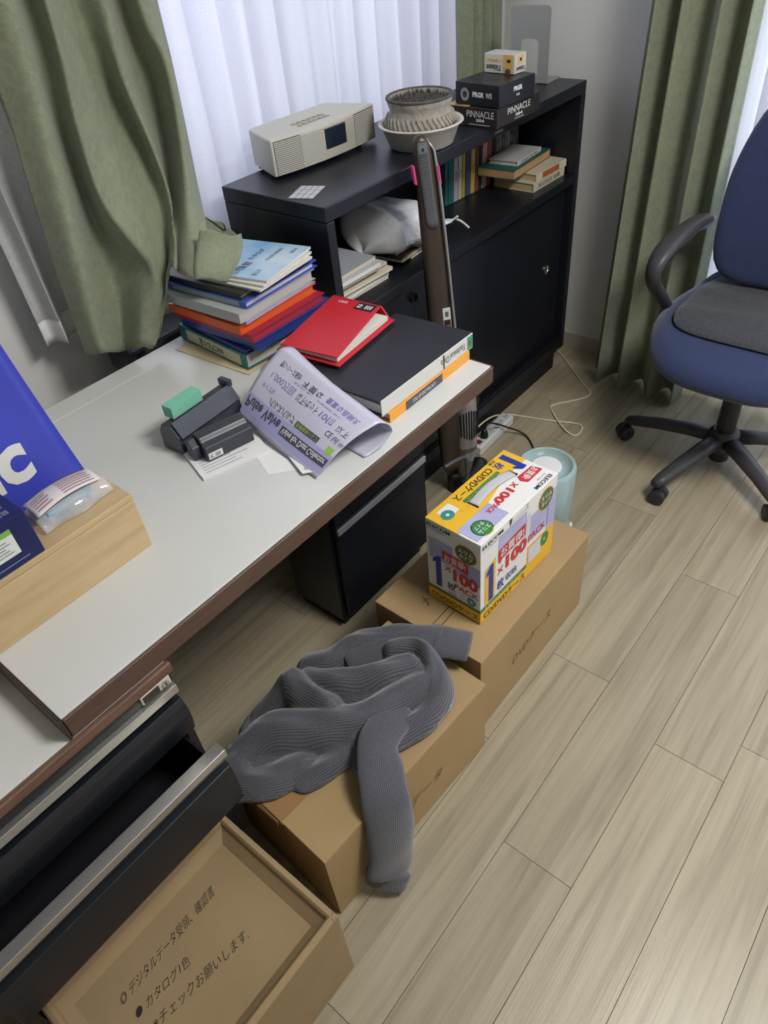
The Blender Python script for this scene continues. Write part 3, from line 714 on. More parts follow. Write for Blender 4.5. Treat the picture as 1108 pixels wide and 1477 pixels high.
def set_rib(o, vals):
    a = o.data.attributes.new('rib', 'FLOAT', 'POINT'); a.data.foreach_set('value', vals)
sw = thing('sweater', 'grey ribbed knit sweater thrown in folds over a cardboard box, one sleeve hanging', 'sweater', (0, 0, 0))
RIDGES = [  # polyline (x, y, crest z), half width
    ([(0.319, 0.772, 0.27), (0.379, 0.745, 0.3), (0.423, 0.693, 0.31), (0.47, 0.64, 0.31), (0.52, 0.597, 0.312), (0.593, 0.564, 0.315), (0.645, 0.552, 0.315)], 0.043) ,
    ([(0.402, 0.826, 0.27), (0.444, 0.791, 0.31), (0.474, 0.763, 0.345), (0.479, 0.713, 0.335), (0.486, 0.666, 0.325)], 0.036) ,
    ([(0.507, 0.745, 0.315), (0.544, 0.669, 0.33), (0.591, 0.625, 0.335), (0.651, 0.591, 0.33)], 0.033) ,
    ([(0.559, 0.806, 0.3), (0.587, 0.766, 0.29), (0.643, 0.732, 0.29), (0.701, 0.678, 0.292), (0.755, 0.608, 0.288)], 0.038) ,
    ([(0.667, 0.649, 0.315), (0.697, 0.608, 0.325), (0.682, 0.559, 0.325), (0.653, 0.521, 0.315), (0.611, 0.508, 0.295), (0.558, 0.526, 0.285), (0.5, 0.548, 0.285)], 0.03) ,
    ([(0.301, 0.753, 0.262), (0.289, 0.71, 0.262), (0.327, 0.663, 0.27), (0.37, 0.641, 0.272)], 0.034) ,
    ([(0.356, 0.619, 0.262), (0.401, 0.599, 0.268), (0.44, 0.59, 0.272)], 0.026) ,
    ([(0.478, 0.604, 0.28), (0.461, 0.547, 0.275), (0.453, 0.516, 0.268)], 0.035) ,
    ([(0.45, 0.625, 0.272), (0.523, 0.581, 0.28), (0.591, 0.547, 0.285)], 0.035) ,
    ([(0.516, 0.7, 0.29), (0.556, 0.624, 0.295), (0.622, 0.597, 0.3)], 0.03) ,
]
HULL = [(0.274, 0.672), (0.295, 0.76), (0.348, 0.813), (0.431, 0.837), (0.5, 0.814), (0.56, 0.822), (0.653, 0.771), (0.744, 0.668), (0.752, 0.599), (0.679, 0.534), (0.609, 0.521), (0.546, 0.542), (0.466, 0.504), (0.435, 0.546), (0.435, 0.581), (0.348, 0.606), (0.347, 0.642)]
def in_hull(x, y):
    r = False; n = len(HULL)
    for i in range(n):
        (x1, y1), (x2, y2) = HULL[i], HULL[i - 1]
        if (y1 > y) != (y2 > y) and x < (x2 - x1) * (y - y1) / (y2 - y1) + x1: r = not r
    return r
def seg_d(px, py, line):
    best = (9, 0, 0, 0); acc = 0
    for (ax, ay, az), (bx, by, bz) in zip(line, line[1:]):
        dx, dy = bx - ax, by - ay; l2 = dx * dx + dy * dy; l = math.sqrt(l2)
        s = max(0, min(1, ((px - ax) * dx + (py - ay) * dy) / l2))
        qx, qy = ax + dx * s, ay + dy * s
        d = math.hypot(px - qx, py - qy); sg = 1 if dx * (py - ay) - dy * (px - ax) >= 0 else -1
        if d < best[0]: best = (d, sg * d, az + (bz - az) * s, acc + l * s)
        acc += l
    return best
RID = []
for l, w in RIDGES: RID.append(([tuple(p) for p in catmull(l, 6)], w))
nx, ny = 230, 180
ax0, ax1, ay0, ay1 = 0.235, 0.800, 0.455, 0.880
ver = {}; mbs = MB(); rib = []
for j in range(ny + 1):
    for i in range(nx + 1):
        x = ax0 + (ax1 - ax0) * i / nx; y = ay0 + (ay1 - ay0) * j / ny
        wob = 0.006 * math.sin(38 * x + 21 * y) + 0.004 * math.sin(61 * y - 33 * x)
        inside = in_hull(x, y); bestz, bd, second = (0.252, x * 0.7 + y * 0.7, -9) if inside else (-9, 0, -9)
        for li, (line, w) in enumerate(RID):
            d, sd, cz, arc = seg_d(x, y, line); d2 = abs(d + wob * 0.6)
            w2 = w * 1.12
            if d2 < w2:
                inside = True
                base = 0.243
                e = d2 / w2
                z = base + (cz - base) * (1 - e ** 2.2) ** 0.85
                # small secondary pleats along each fold
                z += (0.0030 * math.sin(sd * 130 + 40 * arc + li) + 0.0022 * math.sin(70 * arc + 90 * sd + 2 * li)) * (1 - e)
                if z > bestz: second = bestz; bestz, bd = z, sd + 0.013 * li
                elif z > second: second = z
        if inside:
            if second > -1:   # soften the crease a little
                k = 0.007; hh = max(k - abs(bestz - second), 0) / k; bestz += hh * hh * k * 0.25
            # droop where the cloth leaves the box top
            over = max(0, 0.277 - x) * 1.0 + max(0, y - 0.752)
            bestz -= over * 0.55 + 3.0 * over * over
            ver[(i, j)] = len(mbs.v); mbs.v.append((x, y, bestz)); rib.append(bd)
for j in range(ny):
    for i in range(nx):
        q = [(i, j), (i + 1, j), (i + 1, j + 1), (i, j + 1)]
        if all(k in ver for k in q): mbs.f.append(tuple(ver[k] for k in q))
from collections import defaultdict
ec = defaultdict(int)
for f in mbs.f:
    for a_, b_ in zip(f, f[1:] + f[:1]): ec[(min(a_, b_), max(a_, b_))] += 1
nb_ = defaultdict(list)
for (a_, b_), c_ in ec.items():
    if c_ == 1: nb_[a_].append(b_); nb_[b_].append(a_)
for it in range(14):      # even out the cloth's outline
    upd = {k: tuple(sum(mbs.v[q][c] for q in v) / len(v) * 0.5 + mbs.v[k][c] * 0.5 for c in range(3)) for k, v in nb_.items() if len(v) == 2}
    for k, v in upd.items(): mbs.v[k] = v
body = obj('knit_body', mbs, knit_m, sw, smooth=True, solid=0.004, recalc=False, soff=-1)
set_rib(body, rib)
def sleeve(name, path, rads, flats, n=28, up=(0, 0, 1), solid=0.0, ribs=1.0, m=knit_m):
    P = catmull(path, 6); k = len(P)
    def ip(L, t):
        t *= len(L) - 1; a = min(int(t), len(L) - 2); return L[a] + (L[a + 1] - L[a]) * (t - a)
    R = [ip(rads, i / (k - 1)) * (1 + 0.03 * math.sin(i * 0.45)) for i in range(k)]
    F = [(1, ip(flats, i / (k - 1))) for i in range(k)]
    mb = MB().tube(P, R, n, F, up=up)
    # slack wrinkles
    vs = []
    for i in range(k):
        for j in range(n):
            v = Vector(mb.v[i * n + j]); d = (v - P[i]); g = 1 + 0.035 * math.sin(i * 0.33 + 2 * PI * j / n * 2) + 0.015 * math.sin(i * 0.8 + j * 0.5)
            vs.append(tuple(P[i] + d * g))
    mb.v = vs
    o = obj(name, mb, m, sw, smooth=True)
    set_rib(o, [2 * PI * R[i] * (j / n) * 0.9 * ribs for i in range(k) for j in range(n)])
    return o
sleeve('sleeve', [(0.575, 0.545, 0.270), (0.525, 0.547, 0.284), (0.479, 0.535, 0.290), (0.445, 0.500, 0.283), (0.415, 0.468, 0.258), (0.405, 0.455, 0.21), (0.392, 0.447, 0.14), (0.378, 0.446, 0.080), (0.371, 0.446, 0.060)],
       [0.030, 0.036, 0.040, 0.043, 0.045, 0.047, 0.048, 0.047, 0.043], [0.5, 0.5, 0.42, 0.36, 0.34, 0.34, 0.35, 0.36, 0.40], up=(0, -0.2, 1))
sleeve('cuff', [(0.372, 0.446, 0.064), (0.364, 0.446, 0.046), (0.357, 0.446, 0.028)], [0.042, 0.041, 0.042], [0.40, 0.36, 0.32], up=(-0.54, -0.51, 0.67), ribs=0.8)
sleeve('sleeve', [(0.60, 0.725, 0.262), (0.660, 0.690, 0.270), (0.715, 0.632, 0.276), (0.748, 0.580, 0.278)], [0.03, 0.042, 0.044, 0.040], [0.5, 0.42, 0.40, 0.42])
sleeve('cuff', [(0.742, 0.592, 0.279), (0.756, 0.560, 0.280), (0.770, 0.526, 0.279)], [0.040, 0.038, 0.039], [0.42, 0.40, 0.38], ribs=0.8)
# ================================================================= PRINTED CASE CARTON on the far box
yel_m = mat('print_yellow', (232, 182, 52), 0.45); blu_m = mat('print_blue', (34, 60, 150), 0.45); red_m = mat('print_red', (196, 52, 58), 0.45)
wht_m = mat('print_white', (226, 226, 224), 0.45, var=0.02, vs=10); lav_m = mat('print_lavender', (172, 172, 208), 0.45, var=0.12, vs=14); lav2_m = mat('print_pale_grey', (205, 206, 216), 0.45)
grn_m = mat('print_green', (58, 128, 74), 0.45); olive_m = mat('print_olive', (84, 104, 48), 0.45); teal_m = mat('print_teal', (60, 140, 140), 0.45); blk_m = mat('print_black', (34, 34, 38), 0.5)
lim_m = mat('print_lime', (150, 190, 90), 0.45); org_m = mat('print_orange', (226, 140, 80), 0.45)
W, D, H = 0.280, 0.141, 0.238
t = thing('case_carton', 'white and yellow printed carton of 100 disc cases on a cardboard box', 'box', (0.845, 0.549, 0.2615), math.radians(-2.9))
obj('carton_body', MB().box(0, W, 0, D, 0, H), wht_m, t, bevel=0.0012)
def badge(F, u, v, ru, rv, txt, flip=False, big=True):
    F.disc(u, v, ru, rv, yel_m, 2); F.disc(u, v, ru * 0.93, rv * 0.93, grn_m if big else olive_m, 3)
    F.text(txt[0], u - ru * 0.72, v + rv * 0.02, u + ru * 0.72, v + rv * 0.5, wht_m, 4, 0.02); F.text(txt[1], u - ru * 0.6, v - rv * 0.55, u + ru * 0.6, v - rv * 0.1, wht_m, 4, 0.02)
def one(F, u0, v0, u1, v1, l):      # the big numeral with its flag and foot
    q = [(0.30, 0), (0.78, 0), (0.78, 1), (0.45, 1), (0.05, 0.86), (0.05, 0.74), (0.30, 0.80)]
    F.poly([(u0 + (u1 - u0) * a, v0 + (v1 - v0) * b) for a, b in q], blu_m, l, 'lettering')
# front
F = Face(t, (0, 0, 0), (W, 0, 0), (0, 0, H))
F.rect(0.0, 0.0, 1, 0.135, yel_m); F.rect(0.62, 0.135, 1, 0.40, yel_m); F.rect(0.0, 0.135, 0.62, 0.185, grn_m)
F.rect(0.22, 0.60, 0.58, 0.90, lav_m); F.rect(0.62, 0.46, 0.90, 0.78, lav_m); F.rect(0.88, 0.40, 1, 0.86, lav_m); F.rect(0.58, 0.52, 0.64, 0.84, lav2_m, 2)
F.text('CD/DVDケース', 0.04, 0.022, 0.60, 0.105, blk_m, 3, 0.01); F.text('2.4mmスリムタイプ', 0.05, 0.143, 0.55, 0.175, wht_m, 3)
F.poly([(0.055, 0.20), (0.185, 0.20), (0.185, 0.70), (0.055, 0.64)], yel_m, 2); one(F, 0.062, 0.205, 0.185, 0.66, 3)
F.text('枚', 0.21, 0.225, 0.305, 0.355, blu_m, 3, 0.012); F.text('収納', 0.325, 0.245, 0.47, 0.335, blu_m, 3, 0.008)
F.poly([(0.22, 0.60), (0.24, 0.56), (0.27, 0.60), (0.57, 0.625), (0.57, 0.765), (0.22, 0.735)], red_m, 3); F.text('お買得!', 0.245, 0.625, 0.55, 0.735, wht_m, 4, 0.012)
F.text('×', 0.215, 0.43, 0.285, 0.515, red_m, 3, 0.0); F.text('100', 0.32, 0.425, 0.60, 0.585, red_m, 3, 0.05); F.text('PACK', 0.62, 0.475, 0.86, 0.555, red_m, 3, 0.02)
F.rect(0.64, 0.17, 0.82, 0.375, lav2_m, 2); F.disc(0.87, 0.30, 0.058, 0.085, grn_m, 3, 0.3)
badge(F, 0.845, 0.825, 0.105, 0.125, ('スリム', 'タイプ'), big=False)
F.text('ELECOM', 0.02, 0.925, 0.27, 0.965, blk_m, 3, 0.02); F.text('エレコム株式会社', 0.02, 0.89, 0.20, 0.91, blk_m, 3)
F.rect(0.375, 0.93, 0.60, 0.934, blk_m, 2); F.poly([(0.36, 0.90), (0.385, 0.985), (0.35, 0.985)], blk_m, 3); F.poly([(0.585, 0.93), (0.605, 0.985), (0.58, 0.985)], lav2_m, 3)
# end face towards the sweater
F = Face(t, (0, D, 0), (0, -D, 0), (0, 0, H))
F.rect(0, 0, 1, 0.135, yel_m); F.rect(0.0, 0.135, 1, 0.175, olive_m); F.rect(0.05, 0.55, 0.50, 0.80, lav_m); F.rect(0.52, 0.48, 1, 0.70, lav_m)
F.text('CD/DVDケース', 0.05, 0.025, 0.96, 0.105, blk_m, 3, 0.01)
one(F, 0.10, 0.215, 0.32, 0.60, 3); F.text('枚', 0.38, 0.24, 0.54, 0.345, blu_m, 3, 0.012); F.text('収納', 0.40, 0.185, 0.56, 0.225, blk_m, 3)
F.poly([(0.30, 0.60), (0.78, 0.56), (0.78, 0.69), (0.30, 0.71)], red_m, 3); F.text('お買得!', 0.34, 0.595, 0.74, 0.685, wht_m, 4, 0.012)
F.text('×', 0.34, 0.47, 0.46, 0.545, red_m, 3); F.text('100', 0.50, 0.39, 0.96, 0.545, red_m, 3, 0.05); F.text('PACK', 0.52, 0.30, 0.97, 0.365, red_m, 3, 0.02)
F.rect(0.62, 0.19, 0.86, 0.285, lav2_m, 2); F.disc(0.84, 0.235, 0.085, 0.05, teal_m, 3, 0.3)
badge(F, 0.74, 0.80, 0.20, 0.105, ('スリム', 'タイプ'), big=False)
F.text('ELECOM', 0.03, 0.93, 0.46, 0.97, blk_m, 3, 0.02); F.text('エレコム株式会社', 0.03, 0.90, 0.36, 0.918, blk_m, 3)
# top face, printed to be read from the other side
F = Face(t, (W, D, H), (-W, 0, 0), (0, -D, 0))
F.rect(0, 0.0, 1, 0.42, yel_m); F.poly([(0.30, 0.42), (1, 0.42), (1, 0.62), (0.62, 0.56)], yel_m); F.rect(0.60, 0.55, 0.98, 0.92, lav_m, 2)
F.text('1', 0.055, 0.30, 0.13, 0.94, blu_m, 3, 0.05, ) if False else None
F.poly([(0.06, 0.06), (0.115, 0.06), (0.115, 0.52), (0.06, 0.52)], blu_m, 3); F.poly([(0.115, 0.40), (0.15, 0.36), (0.15, 0.42), (0.115, 0.52)], blu_m, 3)
F.text('枚', 0.16, 0.10, 0.24, 0.26, blu_m, 3, 0.012); F.text('収納', 0.165, 0.02, 0.235, 0.08, blk_m, 3)
F.text('CD/DVDケース', 0.27, 0.06, 0.72, 0.20, blk_m, 3, 0.01); F.rect(0.26, 0.225, 0.70, 0.295, grn_m, 2); F.text('2.4mmスリムタイプ', 0.28, 0.238, 0.66, 0.285, lim_m, 3)
F.text('省スペースで収納できるスリムタイプケース', 0.22, 0.34, 0.80, 0.39, org_m, 3); F.text('CD・DVDを傷から守ります', 0.22, 0.43, 0.36, 0.47, org_m, 3)
F.rect(0.78, 0.08, 0.92, 0.30, wht_m, 2); F.disc(0.885, 0.24, 0.055, 0.10, teal_m, 3, 0.28)
F.poly([(0.03, 0.72), (0.05, 0.58), (0.225, 0.56), (0.25, 0.65), (0.225, 0.76), (0.03, 0.76)], red_m, 3); F.text('お買得!', 0.05, 0.60, 0.21, 0.73, wht_m, 4, 0.012)
F.text('×', 0.29, 0.57, 0.345, 0.68, red_m, 3); F.text('100', 0.37, 0.57, 0.56, 0.72, red_m, 3, 0.04); F.text('PACK', 0.56, 0.63, 0.70, 0.72, red_m, 3, 0.02)
F.text('ELECOM', 0.05, 0.90, 0.26, 0.97, blk_m, 3, 0.02); F.text('エレコム', 0.06, 0.83, 0.17, 0.87, blk_m, 3)
badge(F, 0.845, 0.80, 0.085, 0.165, ('スリム', 'タイプ'))
hm = mat('clear_plastic_handle', (214, 216, 222), 0.2, alpha=0.75, coat=0.5)
hp = [(W * 0.28 + 0.0, D * 0.50, H + 0.001), (W * 0.36, D * 0.52, H + 0.006), (W * 0.52, D * 0.54, H + 0.010), (W * 0.66, D * 0.52, H + 0.006), (W * 0.72, D * 0.50, H + 0.001)]
hp = [(0.090, 0.084, H + 0.0015), (0.115, 0.086, H + 0.005), (0.155, 0.086, H + 0.008), (0.195, 0.082, H + 0.006), (0.222, 0.078, H + 0.0015)]
hd = obj('carry_handle', MB().tube(catmull(hp, 5), 0.012, 10, (1, 0.10)), hm, t, smooth=True)
obj('handle_slot', MB().box(0.217, 0.226, 0.066, 0.090, H + 0.0004, H + 0.0018), blk_m, hd)
obj('handle_slot', MB().box(0.086, 0.090, 0.070, 0.098, H + 0.0004, H + 0.0018), blk_m, hd)

# ================================================================= BIN / HUMIDIFIER, STRIP, CORDS, STICK VACUUM
aqua_m = mat('aqua_translucent_plastic', (186, 214, 214), 0.25, alpha=0.55, spec=0.5)
aqua_m.node_tree.nodes['Principled BSDF'].inputs['Transmission Weight'].default_value = 0.0
t = thing('humidifier', 'round translucent aqua humidifier with white cap standing on the floor', 'humidifier', (1.440, 0.722, 0))
obj('tank', MB().lathe([(0.076, 0.012), (0.081, 0.02), (0.083, 0.225), (0.080, 0.234), (0.073, 0.238), (0.069, 0.234), (0.067, 0.222), (0.045, 0.220), (0.0005, 0.220)], 40, cap=True), aqua_m, t, smooth=True)
obj('inner_tank', MB().lathe([(0.066, 0.015), (0.069, 0.19), (0.001, 0.20)], 32), mat('aqua_inner', (168, 196, 198), 0.4), t, smooth=True)
cp = obj('cap', MB().lathe([(0.042, 0.2205), (0.042, 0.228), (0.040, 0.231), (0.0005, 0.232)], 36), mat('cap_white', (232, 232, 234), 0.4), t, smooth=False, bevel=0.001)
obj('mist_slot', MB().box(-0.030, -0.024, -0.020, 0.004, 0.2315, 0.2330), mat('slot_dark_grey', (40, 42, 44), 0.4), cp, bevel=0.0008)
for k in range(4):
    a = 0.5 + k * PI / 2; obj('foot', MB().lathe([(0.010, 0), (0.012, 0.004), (0.012, 0.014)], 12, (0.077 * math.cos(a), 0.077 * math.sin(a), 0)), mat('foot_clear', (214, 224, 224), 0.3), t)
strip_m = mat('power_strip_white', (205, 207, 205), 0.4)
t = thing('power_strip', 'white power strip with a black plug, on the floor against the cabinet', 'power strip', (1.735, 1.085, 0), math.radians(2))
obj('strip_body', MB().box(-0.110, 0.110, -0.022, 0.022, 0, 0.033), strip_m, t, bevel=0.004, seg=3)
dk = mat('socket_dark', (70, 72, 74), 0.5)
for k in range(5):
    x = -0.045 + k * 0.034
    so = obj('socket', MB().box(x - 0.013, x + 0.013, -0.015, 0.015, 0.0332, 0.0350), mat('socket_face', (188, 191, 190), 0.4), t, bevel=0.0015)
    obj('socket_slot', MB().box(x - 0.006, x - 0.004, -0.007, 0.004, 0.0352, 0.0356).box(x + 0.004, x + 0.006, -0.007, 0.004, 0.0352, 0.0356), dk, so)
obj('rocker_switch', MB().box(-0.095, -0.075, -0.010, 0.010, 0.0332, 0.038), mat('switch_red', (120, 46, 44), 0.4), t, bevel=0.002)
o = thing('black_cable', 'black cable with plug running from the power strip to the aqua humidifier', 'cable', (1.684, 1.083, 0.0352))
plug_m = mat('plug_black', (26, 26, 28), 0.45)
obj('plug_body', MB().lathe([(0.013, 0), (0.014, 0.006), (0.011, 0.022), (0.006, 0.034)], 16), plug_m, o, smooth=True)
def cord(name, label, pts, r, m, cat='cord'):
    return tag(obj(name, MB().tube(catmull(pts, 8), r, 8), m, smooth=True), label, cat)
obj('cable', MB().tube(catmull([(x - 1.684, y - 1.083, z - 0.0352) for x, y, z in [(1.684, 1.083, 0.066), (1.70, 1.075, 0.085), (1.76, 1.055, 0.045), (1.80, 0.99, 0.006), (1.72, 0.90, 0.004), (1.62, 0.80, 0.004), (1.56, 0.755, 0.006), (1.548, 0.745, 0.02)]], 8), 0.0032, 8), plug_m, o, smooth=True)
beige_m = mat('cord_beige', (216, 206, 178), 0.5)
cord('extension_cord', 'beige cord looping over the floor between the power strip and the curtain',
     [(1.622, 1.080, 0.016), (1.600, 1.095, 0.010), (1.60, 1.122, 0.010), (1.70, 1.124, 0.045), (1.79, 1.122, 0.040), (1.86, 1.116, 0.010), (1.888, 1.090, 0.003), (1.923, 0.974, 0.003), (1.957, 0.872, 0.003), (1.924, 0.847, 0.003), (1.890, 0.855, 0.003), (1.906, 0.906, 0.008), (1.983, 0.991, 0.003), (2.018, 1.003, 0.003), (2.104, 0.940, 0.003), (2.155, 0.930, 0.003), (2.200, 0.985, 0.003), (2.270, 1.065, 0.003), (2.362, 1.179, 0.003), (2.385, 1.30, 0.003)], 0.0028, beige_m)

# stick vacuum leaning on the cabinet; local frame: w across the face, n out of the face
vb_m = mat('vacuum_brown', (72, 62, 56), 0.35, 0.3, var=0.1, vs=8); vs_m = mat('vacuum_silver', (168, 164, 162), 0.3, 0.5); vg_m = mat('vacuum_grip_grey', (88, 90, 96), 0.6, bump=0.05, bs=300)
t = thing('stick_vacuum', 'slim brown stick vacuum with grey ribbed grip leaning on the cabinet', 'vacuum cleaner', (1.440, 1.035, 0))
B0 = Vector((0, 0, 0.0)); TP = Vector((-0.020, 0.052, 1.045)); AX = (TP - B0)
wv = Vector((0.80, -0.60, 0)); nv = AX.normalized().cross(wv).normalized()
if nv.y > 0: nv = -nv
def VP(h, w, n): return B0 + AX * h + wv * (w * (1.0 + 0.18 * smoothstep(0.2, 0.4, h))) + nv * n
def shell(rings, k=20):
    """rings: (h, w centre, n centre, half w, half n, squareness)"""
    vs = []
    for h, wc, nc, rw, rn, e in rings:
        for j in range(k):
            a = 2 * PI * j / k; c, s = math.cos(a), math.sin(a); q = (abs(c) ** e + abs(s) ** e) ** (-1 / e)
            vs.append(VP(h, wc + rw * q * c, nc + rn * q * s))
    m = len(rings)
    return MB().add(vs, [(i * k + j, i * k + (j + 1) % k, (i + 1) * k + (j + 1) % k, (i + 1) * k + j) for i in range(m - 1) for j in range(k)] + [tuple(range(k))[::-1], tuple(range((m - 1) * k, m * k))])
obj('shaft', shell([(0.06, 0.0, 0, 0.022, 0.012, 4), (0.10, 0.0, 0, 0.034, 0.020, 4), (0.20, 0, 0, 0.036, 0.022, 4), (0.38, 0, 0, 0.030, 0.018, 4), (0.50, 0, 0, 0.027, 0.016, 4), (0.70, 0, 0, 0.024, 0.016, 4), (0.90, -0.002, 0, 0.020, 0.015, 3.5), (0.96, -0.004, 0, 0.019, 0.015, 3), (0.985, -0.005, 0, 0.016, 0.014, 2.5), (0.997, -0.006, 0, 0.008, 0.010, 2.2)]), vb_m, t, smooth=True)
obj('side_trim', shell([(0.05, 0.030, 0, 0.003, 0.013, 3), (0.20, 0.039, 0, 0.003, 0.016, 3), (0.40, 0.0335, 0.003, 0.0045, 0.017, 3), (0.70, 0.0280, 0.003, 0.0042, 0.016, 3), (0.90, 0.0225, 0.002, 0.0040, 0.015, 3), (0.965, 0.018, 0, 0.0035, 0.013, 3), (0.99, 0.006, 0, 0.002, 0.008, 3)]), vs_m, t, smooth=True)
gr = obj('grip', shell([(0.80, 0.002, 0.0165, 0.009, 0.0035, 2.5), (0.815, 0.0, 0.0165, 0.013, 0.004, 3), (0.88, -0.003, 0.0160, 0.012, 0.004, 3), (0.96, -0.006, 0.0150, 0.012, 0.004, 3), (0.985, -0.006, 0.0135, 0.009, 0.003, 2.5)]), vg_m, t, smooth=True)
for k in range(26):
    h = 0.832 + k * 0.0052
    obj('grip_rib', shell([(h, -0.002 - 0.03 * (h - 0.83), 0.0200, 0.0095, 0.0012, 3), (h + 0.0024, -0.002 - 0.03 * (h - 0.83), 0.0200, 0.0095, 0.0012, 3)], 8), vg_m, gr)
obj('hanging_hole', shell([(0.968, -0.006, 0.0186, 0.002, 0.001, 2), (0.974, -0.006, 0.0186, 0.002, 0.001, 2)], 8), black2_m, gr)
pink_m = mat('pink_tab', (232, 70, 150), 0.6)
obj('pink_tab', shell([(0.900, -0.0245, 0.002, 0.0025, 0.010, 6), (0.938, -0.0265, 0.002, 0.0025, 0.010, 6)], 8), pink_m, t)
obj('pink_tab', shell([(0.895, 0.0245, 0.004, 0.0022, 0.014, 6), (0.933, 0.0225, 0.004, 0.0022, 0.014, 6)], 8), pink_m, t)
dc = obj('dust_cup', shell([(0.015, 0.018, -0.004, 0.016, 0.014, 2.6), (0.06, 0.032, -0.004, 0.024, 0.024, 2.6), (0.14, 0.046, -0.004, 0.032, 0.034, 2.6), (0.24, 0.052, -0.004, 0.034, 0.038, 2.6), (0.34, 0.048, -0.004, 0.028, 0.034, 2.6), (0.42, 0.040, -0.002, 0.016, 0.022, 2.6)]), vs_m, t, smooth=True)
obj('lower_cup', shell([(0.02, 0.0185, -0.004, 0.0165, 0.0145, 2.6), (0.06, 0.0325, -0.004, 0.0245, 0.0245, 2.6), (0.155, 0.0475, -0.004, 0.0335, 0.0355, 2.6), (0.165, 0.0475, -0.004, 0.0325, 0.034, 2.6)]), mat('cup_smoke', (92, 86, 80), 0.2, 0.1), dc, smooth=True)
for k in range(8):
    w0 = 0.028 + k * 0.0075
    hh = 0.055 - 0.004 * abs(k - 3.5)
    nn = -0.004 + 0.038 * (max(0, 1 - (abs(w0 - 0.052) / 0.034) ** 2.6)) ** (1 / 2.6) + 0.0006
    obj('vent_slot', shell([(0.245 - hh, w0, nn - 0.001, 0.0019, 0.0018, 4), (0.245, w0, nn, 0.0019, 0.0018, 4), (0.245 + hh * 0.8, w0, nn - 0.002, 0.0019, 0.0018, 4)], 8), black2_m, dc)
st = obj('sticker', shell([(0.520, 0.014, 0.0176, 0.009, 0.0006, 6), (0.598, 0.014, 0.0172, 0.009, 0.0006, 6)], 8), mat('sticker_white', (210, 208, 204), 0.5), t)
obj('sticker_mark', shell([(0.524, 0.014, 0.0184, 0.0078, 0.0005, 6), (0.566, 0.014, 0.0182, 0.0078, 0.0005, 6)], 8), mat('sticker_dark', (44, 34, 38), 0.5), st)
obj('sticker_mark', shell([(0.542, 0.014, 0.0190, 0.005, 0.0004, 2), (0.552, 0.014, 0.0189, 0.005, 0.0004, 2)], 10), red_m, st)
obj('sticker_mark', shell([(0.574, 0.014, 0.0180, 0.004, 0.0004, 2), (0.588, 0.014, 0.0179, 0.004, 0.0004, 2)], 10), mat('sticker_teal', (70, 100, 96), 0.5), st)
nz = obj('floor_nozzle', shell([(0.0, 0.0, 0, 0.020, 0.022, 3), (0.05, 0.0, 0, 0.020, 0.022, 3), (0.065, 0, 0, 0.015, 0.016, 3)]), black2_m, t, smooth=True)
bh = obj('brush_head', MB().tube(catmull([(-0.02, -0.03, 0.028), (0.04, -0.03, 0.030), (0.09, -0.028, 0.038), (0.115, -0.02, 0.05)], 5), [0.026] * 15 + [0.022], 14, (1.0, 1.0)), black2_m, t, smooth=True)
obj('stand_hook', MB().tube(catmull([(-0.12, -0.05, 0.19), (-0.06, -0.06, 0.185), (-0.03, -0.062, 0.17), (-0.022, -0.062, 0.13), (-0.022, -0.060, 0.02)], 6), 0.006, 8), mat('hook_grey', (92, 92, 98), 0.4, 0.3), t, smooth=True)

# ================================================================= ON THE DESK
def stacked(z, name, label, cat, x0, x1, y0, y1, th, rz, parts, grp=None):
    """flat thing lying on the desk: empty at the middle of its underside, parts in local coordinates"""
    t = thing(name, label, cat, ((x0 + x1) / 2, (y0 + y1) / 2, z), math.radians(rz), grp)
    a, b = (x1 - x0) / 2, (y1 - y0) / 2
    parts(t, a, b, th)
    return z + th
def binder(cover, spine, page=(206, 204, 198), spine_side='-x', label=None, txt=None, lab_m=None, rough=0.45):
    cm = mat('cover_%d_%d_%d' % cover, cover, rough, spec=0.5); sm = mat('cover_%d_%d_%d' % spine, spine, rough); pm = mat('sheet_%d_%d_%d' % page, page, 0.8, bump=0.3, bs=300, bstretch=(0.1, 0.1, 20))
    def f(t, a, b, th):
        c = min(0.0022, th * 0.2); g = 0.0002
        obj('cover', MB().box(-a, a, -b, b, 0, c), cm, t, bevel=0.0004); obj('cover', MB().box(-a, a, -b, b, th - c, th), cm, t, bevel=0.0006)
        if spine_side == '-x':
            s = obj('spine', MB().box(-a - 0.0022, -a - g, -b, b, 0, th), sm, t, bevel=0.0008)
            obj('pages', MB().box(-a + 0.004, a - 0.010, -b + 0.006, b - 0.006, c + g, th - c - g), pm, t)
            if lab_m:
                obj('spine_label', MB().box(-a - 0.0028, -a - 0.0023, -b + 0.02, b - 0.03, th * 0.15, th * 0.85), lab_m, s)
                if txt: lettering(txt, (-a - 0.0029, -b + 0.08, th * 0.75), (0, 0.09, 0), (0, 0, -th * 0.5), ink_m, s, 0.02, 0.0003)
        else:
            s = obj('spine', MB().box(-a, a, -b - 0.0022, -b - g, 0, th), sm, t, bevel=0.0008)
            obj('pages', MB().box(-a + 0.006, a - 0.006, -b + 0.004, b - 0.010, c + g, th - c - g), pm, t)
    return f
